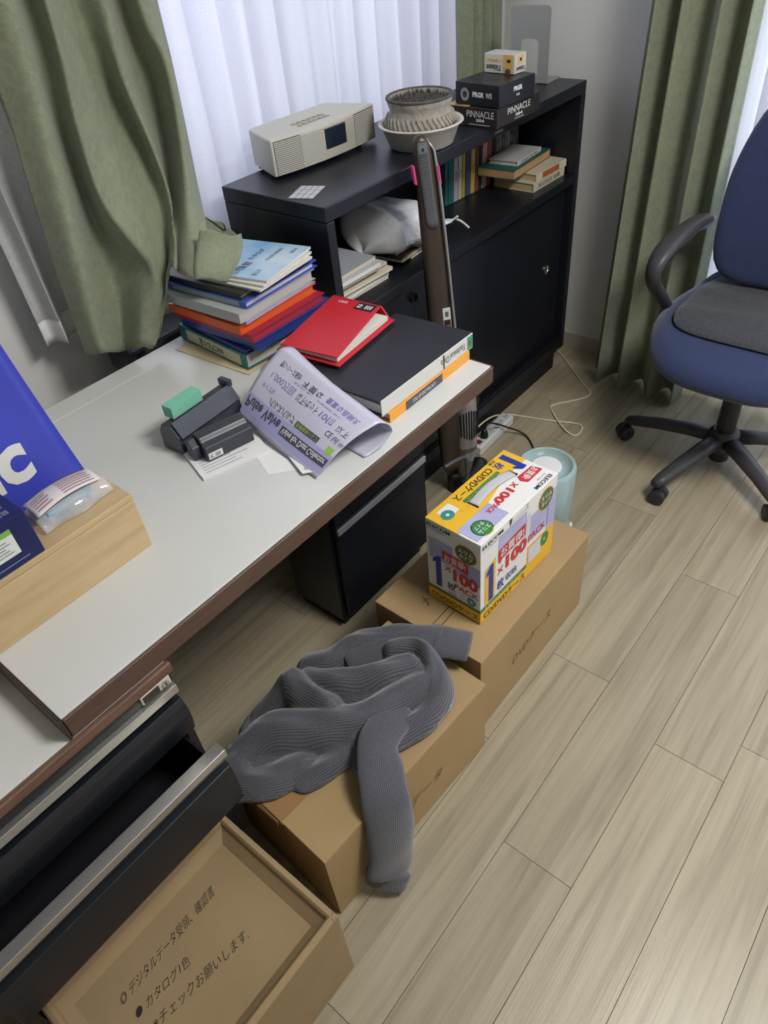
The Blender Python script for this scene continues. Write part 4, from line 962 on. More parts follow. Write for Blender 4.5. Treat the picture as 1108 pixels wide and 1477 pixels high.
def clearfile(col, alpha=0.75, fill=None):
    m = mat('clear_%d_%d_%d' % col, col, 0.22, alpha=alpha, spec=0.5); pm = mat('sheet_%d_%d_%d' % (fill or col), fill or col, 0.6)
    def f(t, a, b, th):
        def sag(mb):
            return MB().add([(x, y, z - 0.006 * smoothstep(0.0, 2 * a, x + a) * smoothstep(0.0, b, -y) * 0.5) for x, y, z in mb.v], mb.f)
        obj('cover', MB().box(-a, a, -b, b, 0, 0.0009), m, t); obj('cover', MB().box(-a, a, -b, b, th - 0.0009, th), m, t)
        obj('spine', MB().box(-a - 0.001, -a - 0.0001, -b, b, 0, th), m, t, bevel=0.0003)
        obj('pages', MB().box(-a + 0.003, a - 0.008, -b + 0.004, b - 0.004, 0.0011, th - 0.0011), pm, t)
    return f
env_m = mat('kraft_envelope', (206, 188, 152), 0.8, bump=0.1, bs=120)
o = thing('envelope', 'beige paper envelope lying flat under the folder pile', 'envelope', (0, 0, 0))
obj('envelope_sheet', MB().hexa([(0.802, 1.352, DZ + 0.0003), (0.816, 1.116, DZ + 0.0003), (0.98, 1.130, DZ + 0.0003), (0.965, 1.366, DZ + 0.0003)] + [(0.802, 1.352, DZ + 0.0018), (0.816, 1.116, DZ + 0.0018), (0.98, 1.130, DZ + 0.0018), (0.965, 1.366, DZ + 0.0018)]), env_m, o)
obj('envelope_flap', MB().hexa([(0.803, 1.345, DZ + 0.0020), (0.8145, 1.125, DZ + 0.0020), (0.845, 1.15, DZ + 0.0020), (0.838, 1.33, DZ + 0.0020)] + [(0.803, 1.345, DZ + 0.0024), (0.8145, 1.125, DZ + 0.0024), (0.845, 1.15, DZ + 0.0024), (0.838, 1.33, DZ + 0.0024)]), env_m, o)
G = 'folders piled under the curtain'
lab_beige = mat('spine_label_beige', (196, 192, 164), 0.6)
z = DZ + 0.0026
z = stacked(z, 'ring_binder', 'teal ring binder with beige handwritten spine label, lowest of the pile', 'binder', 0.838, 1.060, 1.122, 1.372, 0.036, -4, binder((34, 96, 100), (40, 118, 116), lab_m=lab_beige, txt='W/Cアルミ品'), G)
z = stacked(z + 0.0003, 'folder', 'thin navy blue folder lying on the teal ring binder', 'folder', 0.842, 1.060, 1.118, 1.360, 0.010, -5, binder((28, 40, 98), (30, 44, 110)), G)
z = stacked(z + 0.0003, 'clear_folder', 'translucent cobalt blue folder below the red folder in the pile', 'folder', 0.842, 1.075, 1.100, 1.352, 0.020, 0, clearfile((46, 74, 150), 0.85, (36, 60, 130)), G)
z = stacked(z + 0.0003, 'clear_folder', 'translucent red folder between the cobalt and orange folders', 'folder', 0.836, 1.062, 1.106, 1.350, 0.016, 1, clearfile((176, 50, 74), 0.85, (160, 46, 66)), G)
z = stacked(z + 0.0003, 'clear_folder', 'bright orange plastic folder in the middle of the pile', 'folder', 0.826, 1.060, 1.128, 1.358, 0.018, 1, clearfile((224, 98, 40), 0.92, (206, 88, 36)), G)
z = stacked(z + 0.0003, 'clear_folder', 'thin pale lavender folder lying on the orange folder', 'folder', 0.836, 1.060, 1.128, 1.352, 0.007, 4, clearfile((190, 170, 204), 0.9, (200, 190, 206)), G)
z = stacked(z + 0.0003, 'document_case', 'milky clear plastic document case in the folder pile', 'case', 0.824, 1.062, 1.128, 1.368, 0.022, 3, clearfile((196, 198, 196), 0.7, (176, 176, 170)), G)
zb = z + 0.0003
z = stacked(zb, 'binder', 'blue binder with grey and black spine label near the top of the pile', 'binder', 0.846, 1.074, 1.130, 1.380, 0.015, 4, binder((56, 84, 176), (70, 100, 190), lab_m=mat('spine_label_grey', (150, 156, 160), 0.6)), G)
z = stacked(z + 0.0003, 'binder', 'black binder topping the folder pile under the blue catalogues', 'binder', 0.850, 1.070, 1.142, 1.385, 0.013, 3, binder((38, 38, 42), (38, 38, 42), (120, 120, 104)), G)
cat_top = mat('catalogue_sky_blue', (96, 160, 208), 0.35, col2=(206, 222, 230), vs=6)
pg = mat('catalogue_pages', (214, 212, 204), 0.7)
names = ['glossy sky blue and white catalogue, top one on the folder pile', 'white catalogue in the middle of the three on the folder pile', 'white catalogue lying directly on the black binder']
for k in range(3):
    zz = z + 0.0003 + k * 0.0052
    t = thing('catalogue', names[2 - k], 'booklet', (0.972 - 0.006 * (2 - k), 1.212 - 0.005 * (2 - k), zz), math.radians(7 + 3 * k), 'catalogues on the folder pile')
    obj('pages', MB().box(-0.089, 0.089, -0.088, 0.092, 0, 0.004), pg, t, bevel=0.0006)
    c = obj('cover', MB().box(-0.0895, 0.0895, -0.0885, 0.0925, 0.0041, 0.0047), cat_top if k == 2 else pg, t)
    if k == 2:
        ink2 = mat('catalogue_ink', (60, 76, 92), 0.5)
        F = Face(t, (-0.0895, -0.0885, 0.0047), (0.179, 0, 0), (0, 0.181, 0))
        F.rect(0.34, 0.74, 0.50, 0.84, mat('photo_dark', (54, 62, 70), 0.4), 1); F.rect(0.36, 0.76, 0.42, 0.82, mat('photo_light', (170, 176, 180), 0.4), 2)
        F.text('エア機器 総合', 0.06, 0.44, 0.40, 0.56, ink2, 2, 0.02); F.text('カタログ', 0.46, 0.50, 0.78, 0.58, ink2, 2, 0.01); F.text('PULSE SERIES', 0.5, 0.30, 0.86, 0.35, ink2, 2); F.text('2019', 0.76, 0.12, 0.9, 0.17, ink2, 2); F.text('省エネ', 0.08, 0.20, 0.24, 0.28, ink2, 2)

# papers, orange folder, black binder, red binders at the far end
ZD = DZ
z = stacked(ZD + 0.0003, 'folder', 'orange folder with grey band under the wide black binder', 'folder', 0.838, 1.108, 0.752, 0.960, 0.020, 0.6, binder((224, 150, 48), (230, 160, 60), (190, 186, 178), '-y'))
fo = bpy.data.objects['folder.001']
obj('spine_band', MB().box(-0.085, 0.035, -0.1072, -0.1064, 0.001, 0.019), mat('band_slate', (78, 78, 92), 0.5), fo)
lettering('CATALOGUE FILE', (0.01, -0.1073, 0.014), (-0.075, 0, 0), (0, 0, -0.008), wht_m, fo, 0.0, 0.0003)
def black_binder(t, a, b, th):
    bm = mat('black_leatherette', (40, 40, 48), 0.42, bump=0.15, bs=500); sp = mat('binder_white_spine', (206, 206, 200), 0.4)
    obj('cover', MB().box(-a, a, -b, b, 0, 0.003), bm, t, bevel=0.0008)
    pts = [(-a, -b, th - 0.003), (a, -b, th - 0.003), (a, b, th - 0.011), (-a, b, th - 0.011), (-a, -b, th), (a, -b, th), (a, b, th - 0.008), (-a, b, th - 0.008)]
    obj('cover', MB().hexa(pts), bm, t, bevel=0.0008)
    s = obj('spine', MB().box(-a + 0.002, a - 0.002, -b - 0.0025, -b - 0.0002, 0.0, th), sp, t, bevel=0.001)
    obj('pages', MB().box(-a + 0.006, a - 0.006, -b + 0.004, b - 0.012, 0.0035, th - 0.012), pg, t)
    obj('spine_label', MB().box(a - 0.022, a - 0.003, -b - 0.0031, -b - 0.0026, 0.003, th - 0.003), mat('label_green', (50, 150, 110), 0.5), s)
    obj('spine_mark', MB().box(0.045, 0.049, -b - 0.0031, -b - 0.0026, 0.002, th - 0.002), blk_m, s)
    lettering('Technical Data', (a - 0.03, -b - 0.0031, th * 0.72), (-0.085, 0, 0), (0, 0, -th * 0.42), mat('grey_print', (96, 96, 96), 0.5), s, 0.0, 0.0003)
    lettering('1', (a - 0.010, -b - 0.0036, th * 0.62), (-0.006, 0, 0), (0, 0, -th * 0.3), red_m, s, 0.02, 0.0003)
z = stacked(z + 0.0003, 'binder', 'wide black binder with white spine lying at the desk end', 'binder', 0.822, 1.126, 0.756, 0.958, 0.034, 0.0, black_binder)
# red ring binder lying askew on the black one
zr = z - 0.006
t = thing('ring_binder', 'bright red binder lying open-edged on the black binder', 'binder', (0.965, 0.985, zr), math.radians(7))
rm = mat('red_binder_cover', (196, 40, 52), 0.4); 
def tilt(pts, s): return [(x, y, zz + s * (y + 0.07)) for x, y, zz in pts]
mb = MB().box(-0.100, 0.112, -0.072, 0.085, 0.006, 0.009); mb.v = tilt(mb.v, 0.02); obj('cover', mb, rm, t, bevel=0.0008)
mb = MB().box(-0.090, 0.100, -0.062, 0.080, 0.0105, 0.020); mb.v = tilt(mb.v, 0.02); obj('pages', mb, pg, t)
mb = MB().hexa([(-0.094, -0.066, 0.022), (0.108, -0.040, 0.031), (0.112, 0.088, 0.032), (-0.098, 0.075, 0.022), (-0.094, -0.066, 0.0245), (0.108, -0.040, 0.0335), (0.112, 0.088, 0.0345), (-0.098, 0.075, 0.0245)]); obj('cover', mb, rm, t, bevel=0.0008)
s = obj('spine', MB().hexa([(0.110, -0.062, 0.004), (0.114, -0.062, 0.004), (0.116, 0.088, 0.004), (0.112, 0.088, 0.004), (0.1085, -0.042, 0.0335), (0.1125, -0.042, 0.0335), (0.1165, 0.088, 0.0345), (0.1125, 0.088, 0.0345)]), rm, t, bevel=0.0008)
obj('cover_label', MB().hexa([(0.080, -0.034, 0.0330), (0.1075, -0.034, 0.0342), (0.1075, 0.012, 0.0344), (0.080, 0.012, 0.0332), (0.080, -0.034, 0.0334), (0.1075, -0.034, 0.0346), (0.1075, 0.012, 0.0348), (0.080, 0.012, 0.0336)]), mat('label_dark', (48, 36, 40), 0.5), t)
lettering('S III', (0.100, 0.008, 0.0350), (0, -0.036, 0), (-0.014, 0, -0.0006), wht_m, t, 0.02, 0.0003)
lettering('CKD', (0.100, 0.060, 0.0352), (0, -0.024, 0), (-0.008, 0, -0.0005), wht_m, t, 0.02, 0.0003)
t = thing('folder', 'dark red folder lying under the bright red binder beside the pile', 'folder', (0.955, 1.045, DZ + 0.0003), math.radians(5))
binder((138, 34, 52), (150, 44, 64), (190, 180, 176), '-x')(t, 0.102, 0.048, 0.034)

# folded clear file with a printed sheet, seen from its back so the print is mirrored
t = thing('printed_sheet', 'folded lavender clear file with mirrored pulse valve print on the desk', 'paper')
A, Bp, Cr, Dr = Vector((0.680, 0.994, 0.745)), Vector((0.637, 0.752, 0.7235)), Vector((0.787, 0.962, 0.842)), Vector((0.757, 0.710, 0.780))
def fsheet(s, r):       # r 0..1 lower edge to ridge, 1..1.6 round the curl and back under
    e = A.lerp(Bp, s); c = Cr.lerp(Dr, s)
    if r <= 1:
        p = e.lerp(c, r); p.z += 0.012 * math.sin(PI * r) - 0.006 * (1 - r) * math.sin(PI * s); return p
    q = r - 1
    out = (c - e); out.z = 0; out.normalize()
    floor_z = 0.722 if s > 0.45 else 0.722 + 0.085 * (0.45 - s) / 0.45
    d = c + out * (0.030 * math.sin(PI * min(q / 0.5, 1) / 2 + 0) if q < 0.5 else 0.030 * math.cos(PI * (q - 0.5) / 1.0))
    h = c.z - floor_z
    p = c + out * (0.032 * math.sin(PI * q))
    p.z = c.z - h * smoothstep(0, 1, q) + 0.001
    if q > 0.5: p -= out * 0.06 * (q - 0.5)
    return p
sheet_m = mat('lavender_print_sheet', (198, 197, 216), 0.22, alpha=0.93, spec=0.6, var=0.05, vs=6)
mb = MB().grid(lambda u, v: tuple(fsheet(u, 2.0 * v)), 30, 44)
obj('sheet', mb, sheet_m, t, smooth=True, solid=0.0006)
def onsheet(lift):
    def w(p):
        s, r = p.x, p.y; q = fsheet(s, r); n = (fsheet(min(s + .01, 1), r) - fsheet(s - .01, r)).cross(fsheet(s, r + .01) - fsheet(s, r - .01)).normalized()
        if n.z < 0: n = -n
        return q + n * lift
    return w
def sl(txt, s0, s1, r0, r1, m, bold=0.0, lift=0.0008): lettering(txt, (s0, r1, 0), (s1 - s0, 0, 0), (0, r0 - r1, 0), m, t, bold, 0.0, warp=onsheet(lift))
def sblock(s0, s1, r0, r1, m, lift=0.0006):
    mb = MB().grid(lambda u, v: tuple(onsheet(lift)(Vector((s0 + (s1 - s0) * u, r0 + (r1 - r0) * v, 0)))), 12, 4); obj('printed_patch', mb, m, t)
dp = mat('print_slate', (74, 72, 88), 0.35); vp = mat('print_violet', (126, 122, 176), 0.35); pl2 = mat('print_pale_sheet', (190, 190, 206), 0.3)
sblock(0.0, 1.0, 0.05, 0.30, mat('print_periwinkle', (166, 166, 210), 0.3), 0.0004)
sl('Pulse Valve', 0.02, 0.42, 0.14, 0.27, dp, 0.03); sblock(0.45, 0.985, 0.13, 0.24, dp); sl('Valve for Dust Collector', 0.465, 0.97, 0.150, 0.225, wht_m, 0.01, 0.0011)
sl('パルスバルブ', 0.22, 0.52, 0.31, 0.41, dp, 0.01); sblock(0.54, 0.80, 0.31, 0.39, dp); sl('集塵機用バルブ', 0.55, 0.79, 0.32, 0.38, lim_m, 0.0, 0.0011)
sblock(0.90, 0.965, 0.28, 0.38, lim_m)
sl('CE', 0.80, 0.86, 0.45, 0.53, dp, 0.01); sl('RoHS', 0.88, 0.935, 0.44, 0.52, dp, 0.01); sl('(認証)', 0.95, 0.995, 0.44, 0.5, dp)
sl('タイプ別', 0.08, 0.22, 0.44, 0.51, vp); sl('1,000万回', 0.10, 0.36, 0.58, 0.70, vp, 0.01); sl('以下/セット', 0.40, 0.62, 0.57, 0.69, dp, 0.01); sl('10個', 0.65, 0.80, 0.57, 0.69, vp, 0.02); sl('以下', 0.84, 0.96, 0.57, 0.67, dp)
sl('図シリーズ設計', 0.10, 0.32, 0.80, 0.90, dp, 0.01); sl('不要な', 0.36, 0.56, 0.78, 0.88, dp, 0.01); sl('豊富な品揃え', 0.60, 0.92, 0.80, 0.90, vp, 0.02)
sl('最大圧力 最小', 0.3, 0.5, 0.735, 0.765, vp); sl('応答時間 耐久', 0.55, 0.8, 0.735, 0.765, vp)
# sheets, memo holder and adapter
paper_m = mat('printer_paper', (226, 226, 226), 0.75)
def sheet(name, label, pts, z, th, lines=0, par=None):
    o = thing(name, label, 'paper')
    obj('paper_sheet', MB().hexa([(x, y, z) for x, y in pts] + [(x, y, z + th) for x, y in pts]), paper_m, o)
    if lines:
        a, b, c, d = [Vector((x, y, z + th + 0.0002)) for x, y in pts]
        for k in range(lines):
            p = a.lerp(d, 0.1 + 0.8 * k / lines); q = b.lerp(c, 0.1 + 0.8 * k / lines); w = (d - a) * 0.018
            p2 = p.lerp(q, 0.08); q2 = p.lerp(q, 0.5 + 0.4 * random.random())
            obj('ruled_line', MB().add([p2, q2, q2 + w, p2 + w], [(0, 1, 2, 3)]), mat('rule_grey', (150, 150, 152), 0.6), o)
    return o
sheet('paper_stack', 'white ruled papers under the dark grey adapter', [(0.523, 0.920), (0.648, 0.882), (0.692, 0.990), (0.556, 1.022)], DZ + 0.0003, 0.005, 10)
o = sheet('leaflet', 'white leaflet poking out from under the lavender clear file', [(0.630, 0.778), (0.660, 0.752), (0.742, 0.930), (0.700, 0.955)], DZ + 0.0063, 0.0006, 0)
lettering('RoHS CE', (0.650, 0.775, DZ + 0.0072), (0.035, 0.07, 0), (-0.010, 0.006, 0), mat('print_grey2', (130, 130, 140), 0.5), o)
sheet('receipt', 'small pale slip of paper lying beside the ruled papers', [(0.600, 0.835), (0.640, 0.80), (0.69, 0.90), (0.640, 0.925)], DZ + 0.0001, 0.0002, 0)
dg = mat('dark_grey_plastic', (62, 64, 72), 0.32, bump=0.02, bs=400); dg2 = mat('smoke_plastic', (84, 88, 98), 0.15, spec=0.6)
t = thing('memo_holder', 'dark grey plastic memo holder with a mint green pad on the desk', 'desk organiser', (0.630, 1.042, DZ + 0.0003), math.radians(4))
prof = [(-0.028, 0), (0.026, 0), (0.028, 0.010), (0.026, 0.040), (0.016, 0.056), (-0.008, 0.060), (-0.026, 0.036)]
obj('holder_body', MB().prism(prof, -0.080, 0.080, 'x'), dg, t, bevel=0.002, seg=3)
obj('top_bar', MB().hexa([(-0.076, -0.030, 0.034), (0.076, -0.030, 0.034), (0.076, -0.010, 0.0625), (-0.076, -0.010, 0.0625), (-0.076, -0.033, 0.0375), (0.076, -0.033, 0.0375), (0.076, -0.013, 0.066), (-0.076, -0.013, 0.066)]), dg2, t, bevel=0.001)
obj('end_tab', MB().box(0.068, 0.080, -0.016, 0.012, 0.060, 0.074), dg, t, bevel=0.002)
obj('memo_pad', MB().box(-0.062, 0.012, -0.004, 0.022, 0.0625, 0.086), mat('mint_paper', (122, 190, 164), 0.7, bump=0.2, bs=400, bstretch=(0.1, 0.1, 20)), t, bevel=0.0006)
t = thing('power_adapter', 'dark grey stepped plastic adapter with a white sticker on the papers', 'adapter', (0.610, 0.963, DZ + 0.0056), math.radians(-13))
obj('adapter_body', MB().prism([(-0.026, 0), (0.026, 0), (0.026, 0.034), (0.018, 0.042), (-0.006, 0.042), (-0.012, 0.034), (-0.026, 0.030)], -0.045, 0.052, 'x'), dg, t, bevel=0.002, seg=3)
obj('adapter_step', MB().prism([(-0.006, 0), (0.024, 0), (0.024, 0.032), (0.010, 0.038), (-0.006, 0.026)], -0.062, -0.046, 'x'), dg, t, bevel=0.002, seg=3)
st = obj('sticker', MB().box(-0.0456, -0.0452, -0.024, -0.009, 0.004, 0.020), wht_m, t) if False else obj('sticker', MB().box(-0.042, -0.014, -0.0265, -0.0261, 0.004, 0.017), wht_m, t)
lettering('AC 100V', (-0.040, -0.0266, 0.006), (0.022, 0, 0), (0, 0, 0.008), blk_m, st)

# wooden box, navy box, wrapped pack and blue carrier bag at the left
wood_m = mat('paulownia_wood', (200, 176, 136), 0.6, col2=(180, 152, 110), vs=5, stretch=(0.9, 9, 9), bump=0.08, bs=40, bstretch=(1, 15, 15))
t = thing('wooden_box', 'long pale wooden box with a lid at the near end of the desk', 'box')
obj('box_body', MB().box(-0.06, 0.368, 0.866, 0.975, DZ + 0.0003, 0.8155), wood_m, t, bevel=0.0012)
obj('lid', MB().box(-0.06, 0.368, 0.866, 0.975, 0.8162, 0.8265), wood_m, t, bevel=0.0015)
nav_m = mat('navy_carton', (22, 30, 84), 0.35)
t = thing('product_box', 'small navy blue product box with white label lying on the wooden box', 'box', (0.222, 0.868, 0.8268), math.radians(0))
obj('carton', MB().box(-0.20, 0, 0.0, 0.072, 0, 0.075), nav_m, t, bevel=0.0015)
F = Face(t, (-0.20, 0, 0), (0.20, 0, 0), (0, 0, 0.075))
F.rect(0.40, 0.28, 0.86, 0.72, mat('label_white', (214, 218, 214), 0.5), 1); F.rect(0.40, 0.72, 0.86, 0.84, mat('label_green2', (120, 170, 80), 0.5), 1)
for k in range(5): F.rect(0.66, 0.36 + k * 0.065, 0.82 - 0.02 * (k % 3), 0.38 + k * 0.065, mat('tiny_print', (120, 126, 130), 0.6), 2)
F.text('2"', 0.50, 0.36, 0.62, 0.56, blk_m, 2); F.rect(0.05, 0.12, 0.9, 0.14, mat('tiny_print2', (130, 140, 180), 0.6), 1); F.rect(0.05, 0.20, 0.5, 0.23, wht_m, 1)
F2 = Face(t, (-0.20, 0, 0.075), (0.20, 0, 0), (0, 0.072, 0))
for k in range(3):
    for j in range(3): F2.text('日本語 取扱', 0.56 + 0.13 * j, 0.16 + 0.26 * k, 0.67 + 0.13 * j, 0.32 + 0.26 * k, mat('carton_print', (168, 172, 200), 0.5), 1)
t = thing('wrapped_pack', 'small clear-wrapped pack with white and maroon label on the wooden box', 'packet', (0.296, 0.928, 0.8268), math.radians(0))
obj('inner_case', MB().box(-0.040, 0.036, -0.024, 0.020, 0.002, 0.022), mat('case_pale_blue', (150, 176, 190), 0.4), t, bevel=0.003)
obj('case_print', MB().box(-0.034, 0.030, -0.0246, -0.0242, 0.006, 0.018), mat('case_print', (120, 150, 168), 0.4), t)
lettering('5026 - 1 2 3', (-0.030, -0.0248, 0.008), (0.055, 0, 0), (0, 0, 0.007), ink_m, t)
film = mat('clear_film', (226, 228, 232), 0.08, alpha=0.28, spec=0.8)
def ff(u, v):
    x = -0.056 + 0.118 * u; a = PI * v
    return (x, -0.034 * math.cos(a) + 0.003 * math.sin(9 * u), 0.001 + (0.030 + 0.004 * math.sin(7 * u + 3 * v)) * math.sin(a) * (0.55 + 0.45 * math.sin(PI * u)))
obj('wrapper', MB().grid(ff, 24, 14), film, t, smooth=True, solid=0.0003)
def fl(u, v):
    x = -0.052 + 0.106 * u; a = PI * (0.30 + 0.42 * v); k = 1.12
    return (x, -0.034 * k * math.cos(a), 0.003 + (0.036) * math.sin(a) * (0.75 + 0.25 * math.sin(PI * u)))
lb = obj('paper_label', MB().grid(fl, 20, 10), mat('label_white2', (214, 208, 208), 0.5), t, smooth=True, solid=0.0006)
mar = mat('maroon_print', (92, 34, 44), 0.5); lilac = mat('small_print', (160, 130, 138), 0.6)
def lpatch(u0, u1, v0, v1, m):
    def g(u, v):
        p = fl(u0 + (u1 - u0) * u, v0 + (v1 - v0) * v); return (p[0], p[1] - 0.0003, p[2] + 0.0009)
    obj('printed_patch', MB().grid(g, 8, 3), m, lb)
lpatch(0.34, 0.98, 0.84, 1.0, mar); lpatch(0.45, 0.98, 0.74, 0.77, mar); lpatch(0.02, 0.30, 0.80, 0.82, mar)
for k in range(6): lpatch(0.46, 0.93 - 0.02 * (k % 2), 0.08 + k * 0.10, 0.13 + k * 0.10, lilac)
for k in range(5): lpatch(0.05, 0.30 - 0.03 * (k % 2), 0.12 + k * 0.12, 0.18 + k * 0.12, lilac)
bag_m = mat('bag_blue', (66, 74, 184), 0.32, var=0.08, vs=7, bump=0.35, bs=16, spec=0.5)
t = thing('carrier_bag', 'blue carrier bag with large white lettering standing behind the wooden box', 'bag', (0, 0, 0))
def bagp(u, v, side):
    x1 = 0.392 - 0.115 * (v * 0.40); x0 = -0.10 + 0.0 * v
    x = x0 + (x1 - x0) * u
    th = 0.050 * (1 - 0.75 * v) * (1 if side else 0)
    bulge = 0.010 * math.sin(PI * u) * math.sin(PI * v) + 0.004 * math.sin(9 * u + 4 * v)
    y = 1.040 + 0.03 * v + (th if side else -bulge)
    return (x, y, DZ + 0.0005 + 0.40 * v)
for s in (0, 1): obj('bag_panel', MB().grid(lambda u, v: bagp(u, v, s), 24, 20), bag_m, t, smooth=True, solid=0.001)
def bagside(u, v):
    a = Vector(bagp(1, v, 0)); b = Vector(bagp(1, v, 1)); p = a.lerp(b, u); p.x -= 0.02 * math.sin(PI * u) * (1 - v); return tuple(p)
obj('bag_gusset', MB().grid(bagside, 6, 20), bag_m, t, smooth=True, solid=0.001)
def bwarp(p):
    u = (p.x + 0.10) / 0.47; v = (p.z - DZ) / 0.40; q = bagp(u, v, 0); return Vector((p.x, q[1] - 0.0016, p.z))
lettering('Panasonic', (-0.155, 0, 0.826), (0.468, 0, 0), (0, 0, 0.092), mat('bag_white_ink', (222, 222, 214), 0.5), t, 0.035, 0.0, warp=bwarp)

# ================================================================= ON THE CABINET
ZT = CZ + 0.0003
rad_m = mat('radio_cream', (198, 195, 182), 0.5, bump=0.03, bs=500); rgap = mat('radio_groove', (92, 90, 84), 0.7)
t = thing('table_radio', 'cream tabletop radio with ribbed grille and dark display on the cabinet', 'radio', (1.384, 1.425, ZT), math.radians(-2.5))
LW, LH = 0.178, 0.089
def front_y(x): s = x / LW; return -0.072 - 0.018 * (1 - s * s)
def rprof(n=24):
    """plan outline: bowed front at -y, narrower back"""
    pts = [(LW * (-1 + 2 * i / n), front_y(LW * (-1 + 2 * i / n))) for i in range(n + 1)]
    return pts + [(LW * 0.97, -0.055), (LW * 0.74, 0.058), (LW * 0.70, 0.062), (-LW * 0.70, 0.062), (-LW * 0.74, 0.058), (-LW * 0.97, -0.055)]
obj('radio_body', MB().prism(rprof(), 0.008, LH, 'z'), rad_m, t, bevel=0.004, seg=3)
NR = 17
for k in range(NR):        # ribbed front: raised ribs, interrupted by the display
    z0 = 0.0115 + k * (LH - 0.017) / NR; z1 = z0 + 0.0024
    for a, b in ((-0.170, -0.098), (0.088, 0.170), (-0.096, 0.086)):
        spans = ((-0.096, -0.022), (0.052, 0.086)) if a == -0.096 and 0.030 < z0 < 0.076 else ((a, b),)
        for p, q in spans:
            n = 5; vs = []
            for i in range(n + 1):
                x = p + (q - p) * i / n; y = front_y(x); vs += [(x, y - 0.0022, z0), (x, y + 0.001, z0), (x, y + 0.001, z1), (x, y - 0.0022, z1)]
            fs = [(4 * i + j, 4 * i + (j + 1) % 4, 4 * i + 4 + (j + 1) % 4, 4 * i + 4 + j) for i in range(n) for j in range(4)] + [(3, 2, 1, 0), (4 * n, 4 * n + 1, 4 * n + 2, 4 * n + 3)]
            obj('grille_rib', MB().add(vs, fs), rad_m, t)
for p, q in ((-0.171, -0.097), (0.087, 0.171)):
    mb = MB(); n = 6
    mb.add([(p + (q - p) * i / n, front_y(p + (q - p) * i / n) - 0.0005, zz) for zz in (0.011, LH - 0.005) for i in range(n + 1)], [(i, i + 1, n + 2 + i, n + 1 + i) for i in range(n)])
    obj('speaker_cloth', mb, rgap, t)
obj('display', MB().box(-0.020, 0.050, front_y(0.015) - 0.003, front_y(0.03) + 0.006, 0.032, 0.077), mat('display_dark_blue', (30, 40, 56), 0.12, spec=0.7), t, bevel=0.001)
btn = mat('radio_button', (170, 164, 148), 0.5)
for r in range(2):
    for k in range(6): obj('button', MB().box(-0.060 + k * 0.018, -0.047 + k * 0.018, -0.050 + r * 0.022, -0.038 + r * 0.022, LH + 0.0002, LH + 0.0022), btn, t, bevel=0.001)
for x in (-0.12, 0.12):
    for y in (-0.060, 0.045): obj('foot', MB().lathe([(0.008, 0), (0.009, 0.0078)], 14, (x, y, 0)), black2_m, t)
# label sheet
t = thing('label_sheet', 'small sheet of white stickers on the near end of the cabinet top', 'stickers', (1.180, 1.239, ZT), math.radians(22))
obj('backing_sheet', MB().box(-0.043, 0.043, -0.032, 0.032, 0, 0.0004), mat('backing_grey', (96, 98, 108), 0.4), t)
for i in range(3):
    for j in range(4): obj('sticker', MB().box(-0.040 + i * 0.0275, -0.015 + i * 0.0275, -0.0300 + j * 0.0152, -0.0172 + j * 0.0152, 0.0005, 0.0009), mat('sticker_face', (196, 198, 204), 0.5), t)
# planter in a white dish
t = thing('planter_dish', 'shallow white plastic dish holding the grey planter on the cabinet', 'dish', (1.578, 1.212, ZT))
dish_m = mat('dish_white', (204, 202, 194), 0.45, var=0.05, vs=20)
obj('dish_bowl', MB().lathe([(0.074, 0), (0.081, 0.004), (0.098, 0.048), (0.108, 0.052), (0.107, 0.055), (0.097, 0.054), (0.079, 0.008), (0.001, 0.007)], 44), dish_m, t, smooth=True)
pot_m = mat('woven_grey_pot', (156, 150, 140), 0.85, var=0.2, vs=60, bump=0.9, bs=70, bstretch=(1, 1, 1))
t = thing('plant_pot', 'grey woven-pattern plant pot with dry soil standing in the white dish', 'pot', (1.578, 1.212, ZT + 0.0085))
pr = [(0.062, 0), (0.071, 0.006), (0.086, 0.030), (0.088, 0.048), (0.080, 0.066), (0.074, 0.076), (0.078, 0.086), (0.082, 0.100), (0.078, 0.104), (0.074, 0.100), (0.068, 0.084)]
obj('pot_body', MB().lathe(pr, 48, cap=False), pot_m, t, smooth=True)
obj('pot_base', MB().lathe([(0.062, 0.0), (0.062, 0.003)], 40), pot_m, t)
for k in range(40):       # basket weave: slanting raised straps in two courses
    a = 2 * PI * k / 40
    for (z0, z1, d) in ((0.012, 0.038, 0.16), (0.040, 0.066, -0.16)):
        def rr(z):
            for (r1, q1), (r2, q2) in zip(pr, pr[1:]):
                if q1 <= z <= q2: return r1 + (r2 - r1) * (z - q1) / max(q2 - q1, 1e-6)
            return 0.06
        path = [((rr(z0 + (z1 - z0) * s) + 0.0005) * math.cos(a + d * (s - 0.5)), (rr(z0 + (z1 - z0) * s) + 0.0005) * math.sin(a + d * (s - 0.5)), z0 + (z1 - z0) * s) for s in (0, 0.33, 0.66, 1)]
        obj('weave_strap', MB().tube(path, 0.0032, 6), pot_m, t, smooth=True)
obj('pot_rim', MB().tube([(0.080 * math.cos(2 * PI * i / 40), 0.080 * math.sin(2 * PI * i / 40), 0.102) for i in range(41)], 0.0040, 8), mat('pot_rim_dark', (84, 82, 80), 0.7, var=0.3, vs=60), t, smooth=True)
obj('soil', MB().lathe([(0.075, 0.092), (0.055, 0.096), (0.02, 0.098), (0.0005, 0.098)], 30, cap=False), mat('dry_soil', (74, 68, 64), 0.95, var=0.5, vs=90, bump=1.0, bs=150), t, smooth=True)
mb = MB()
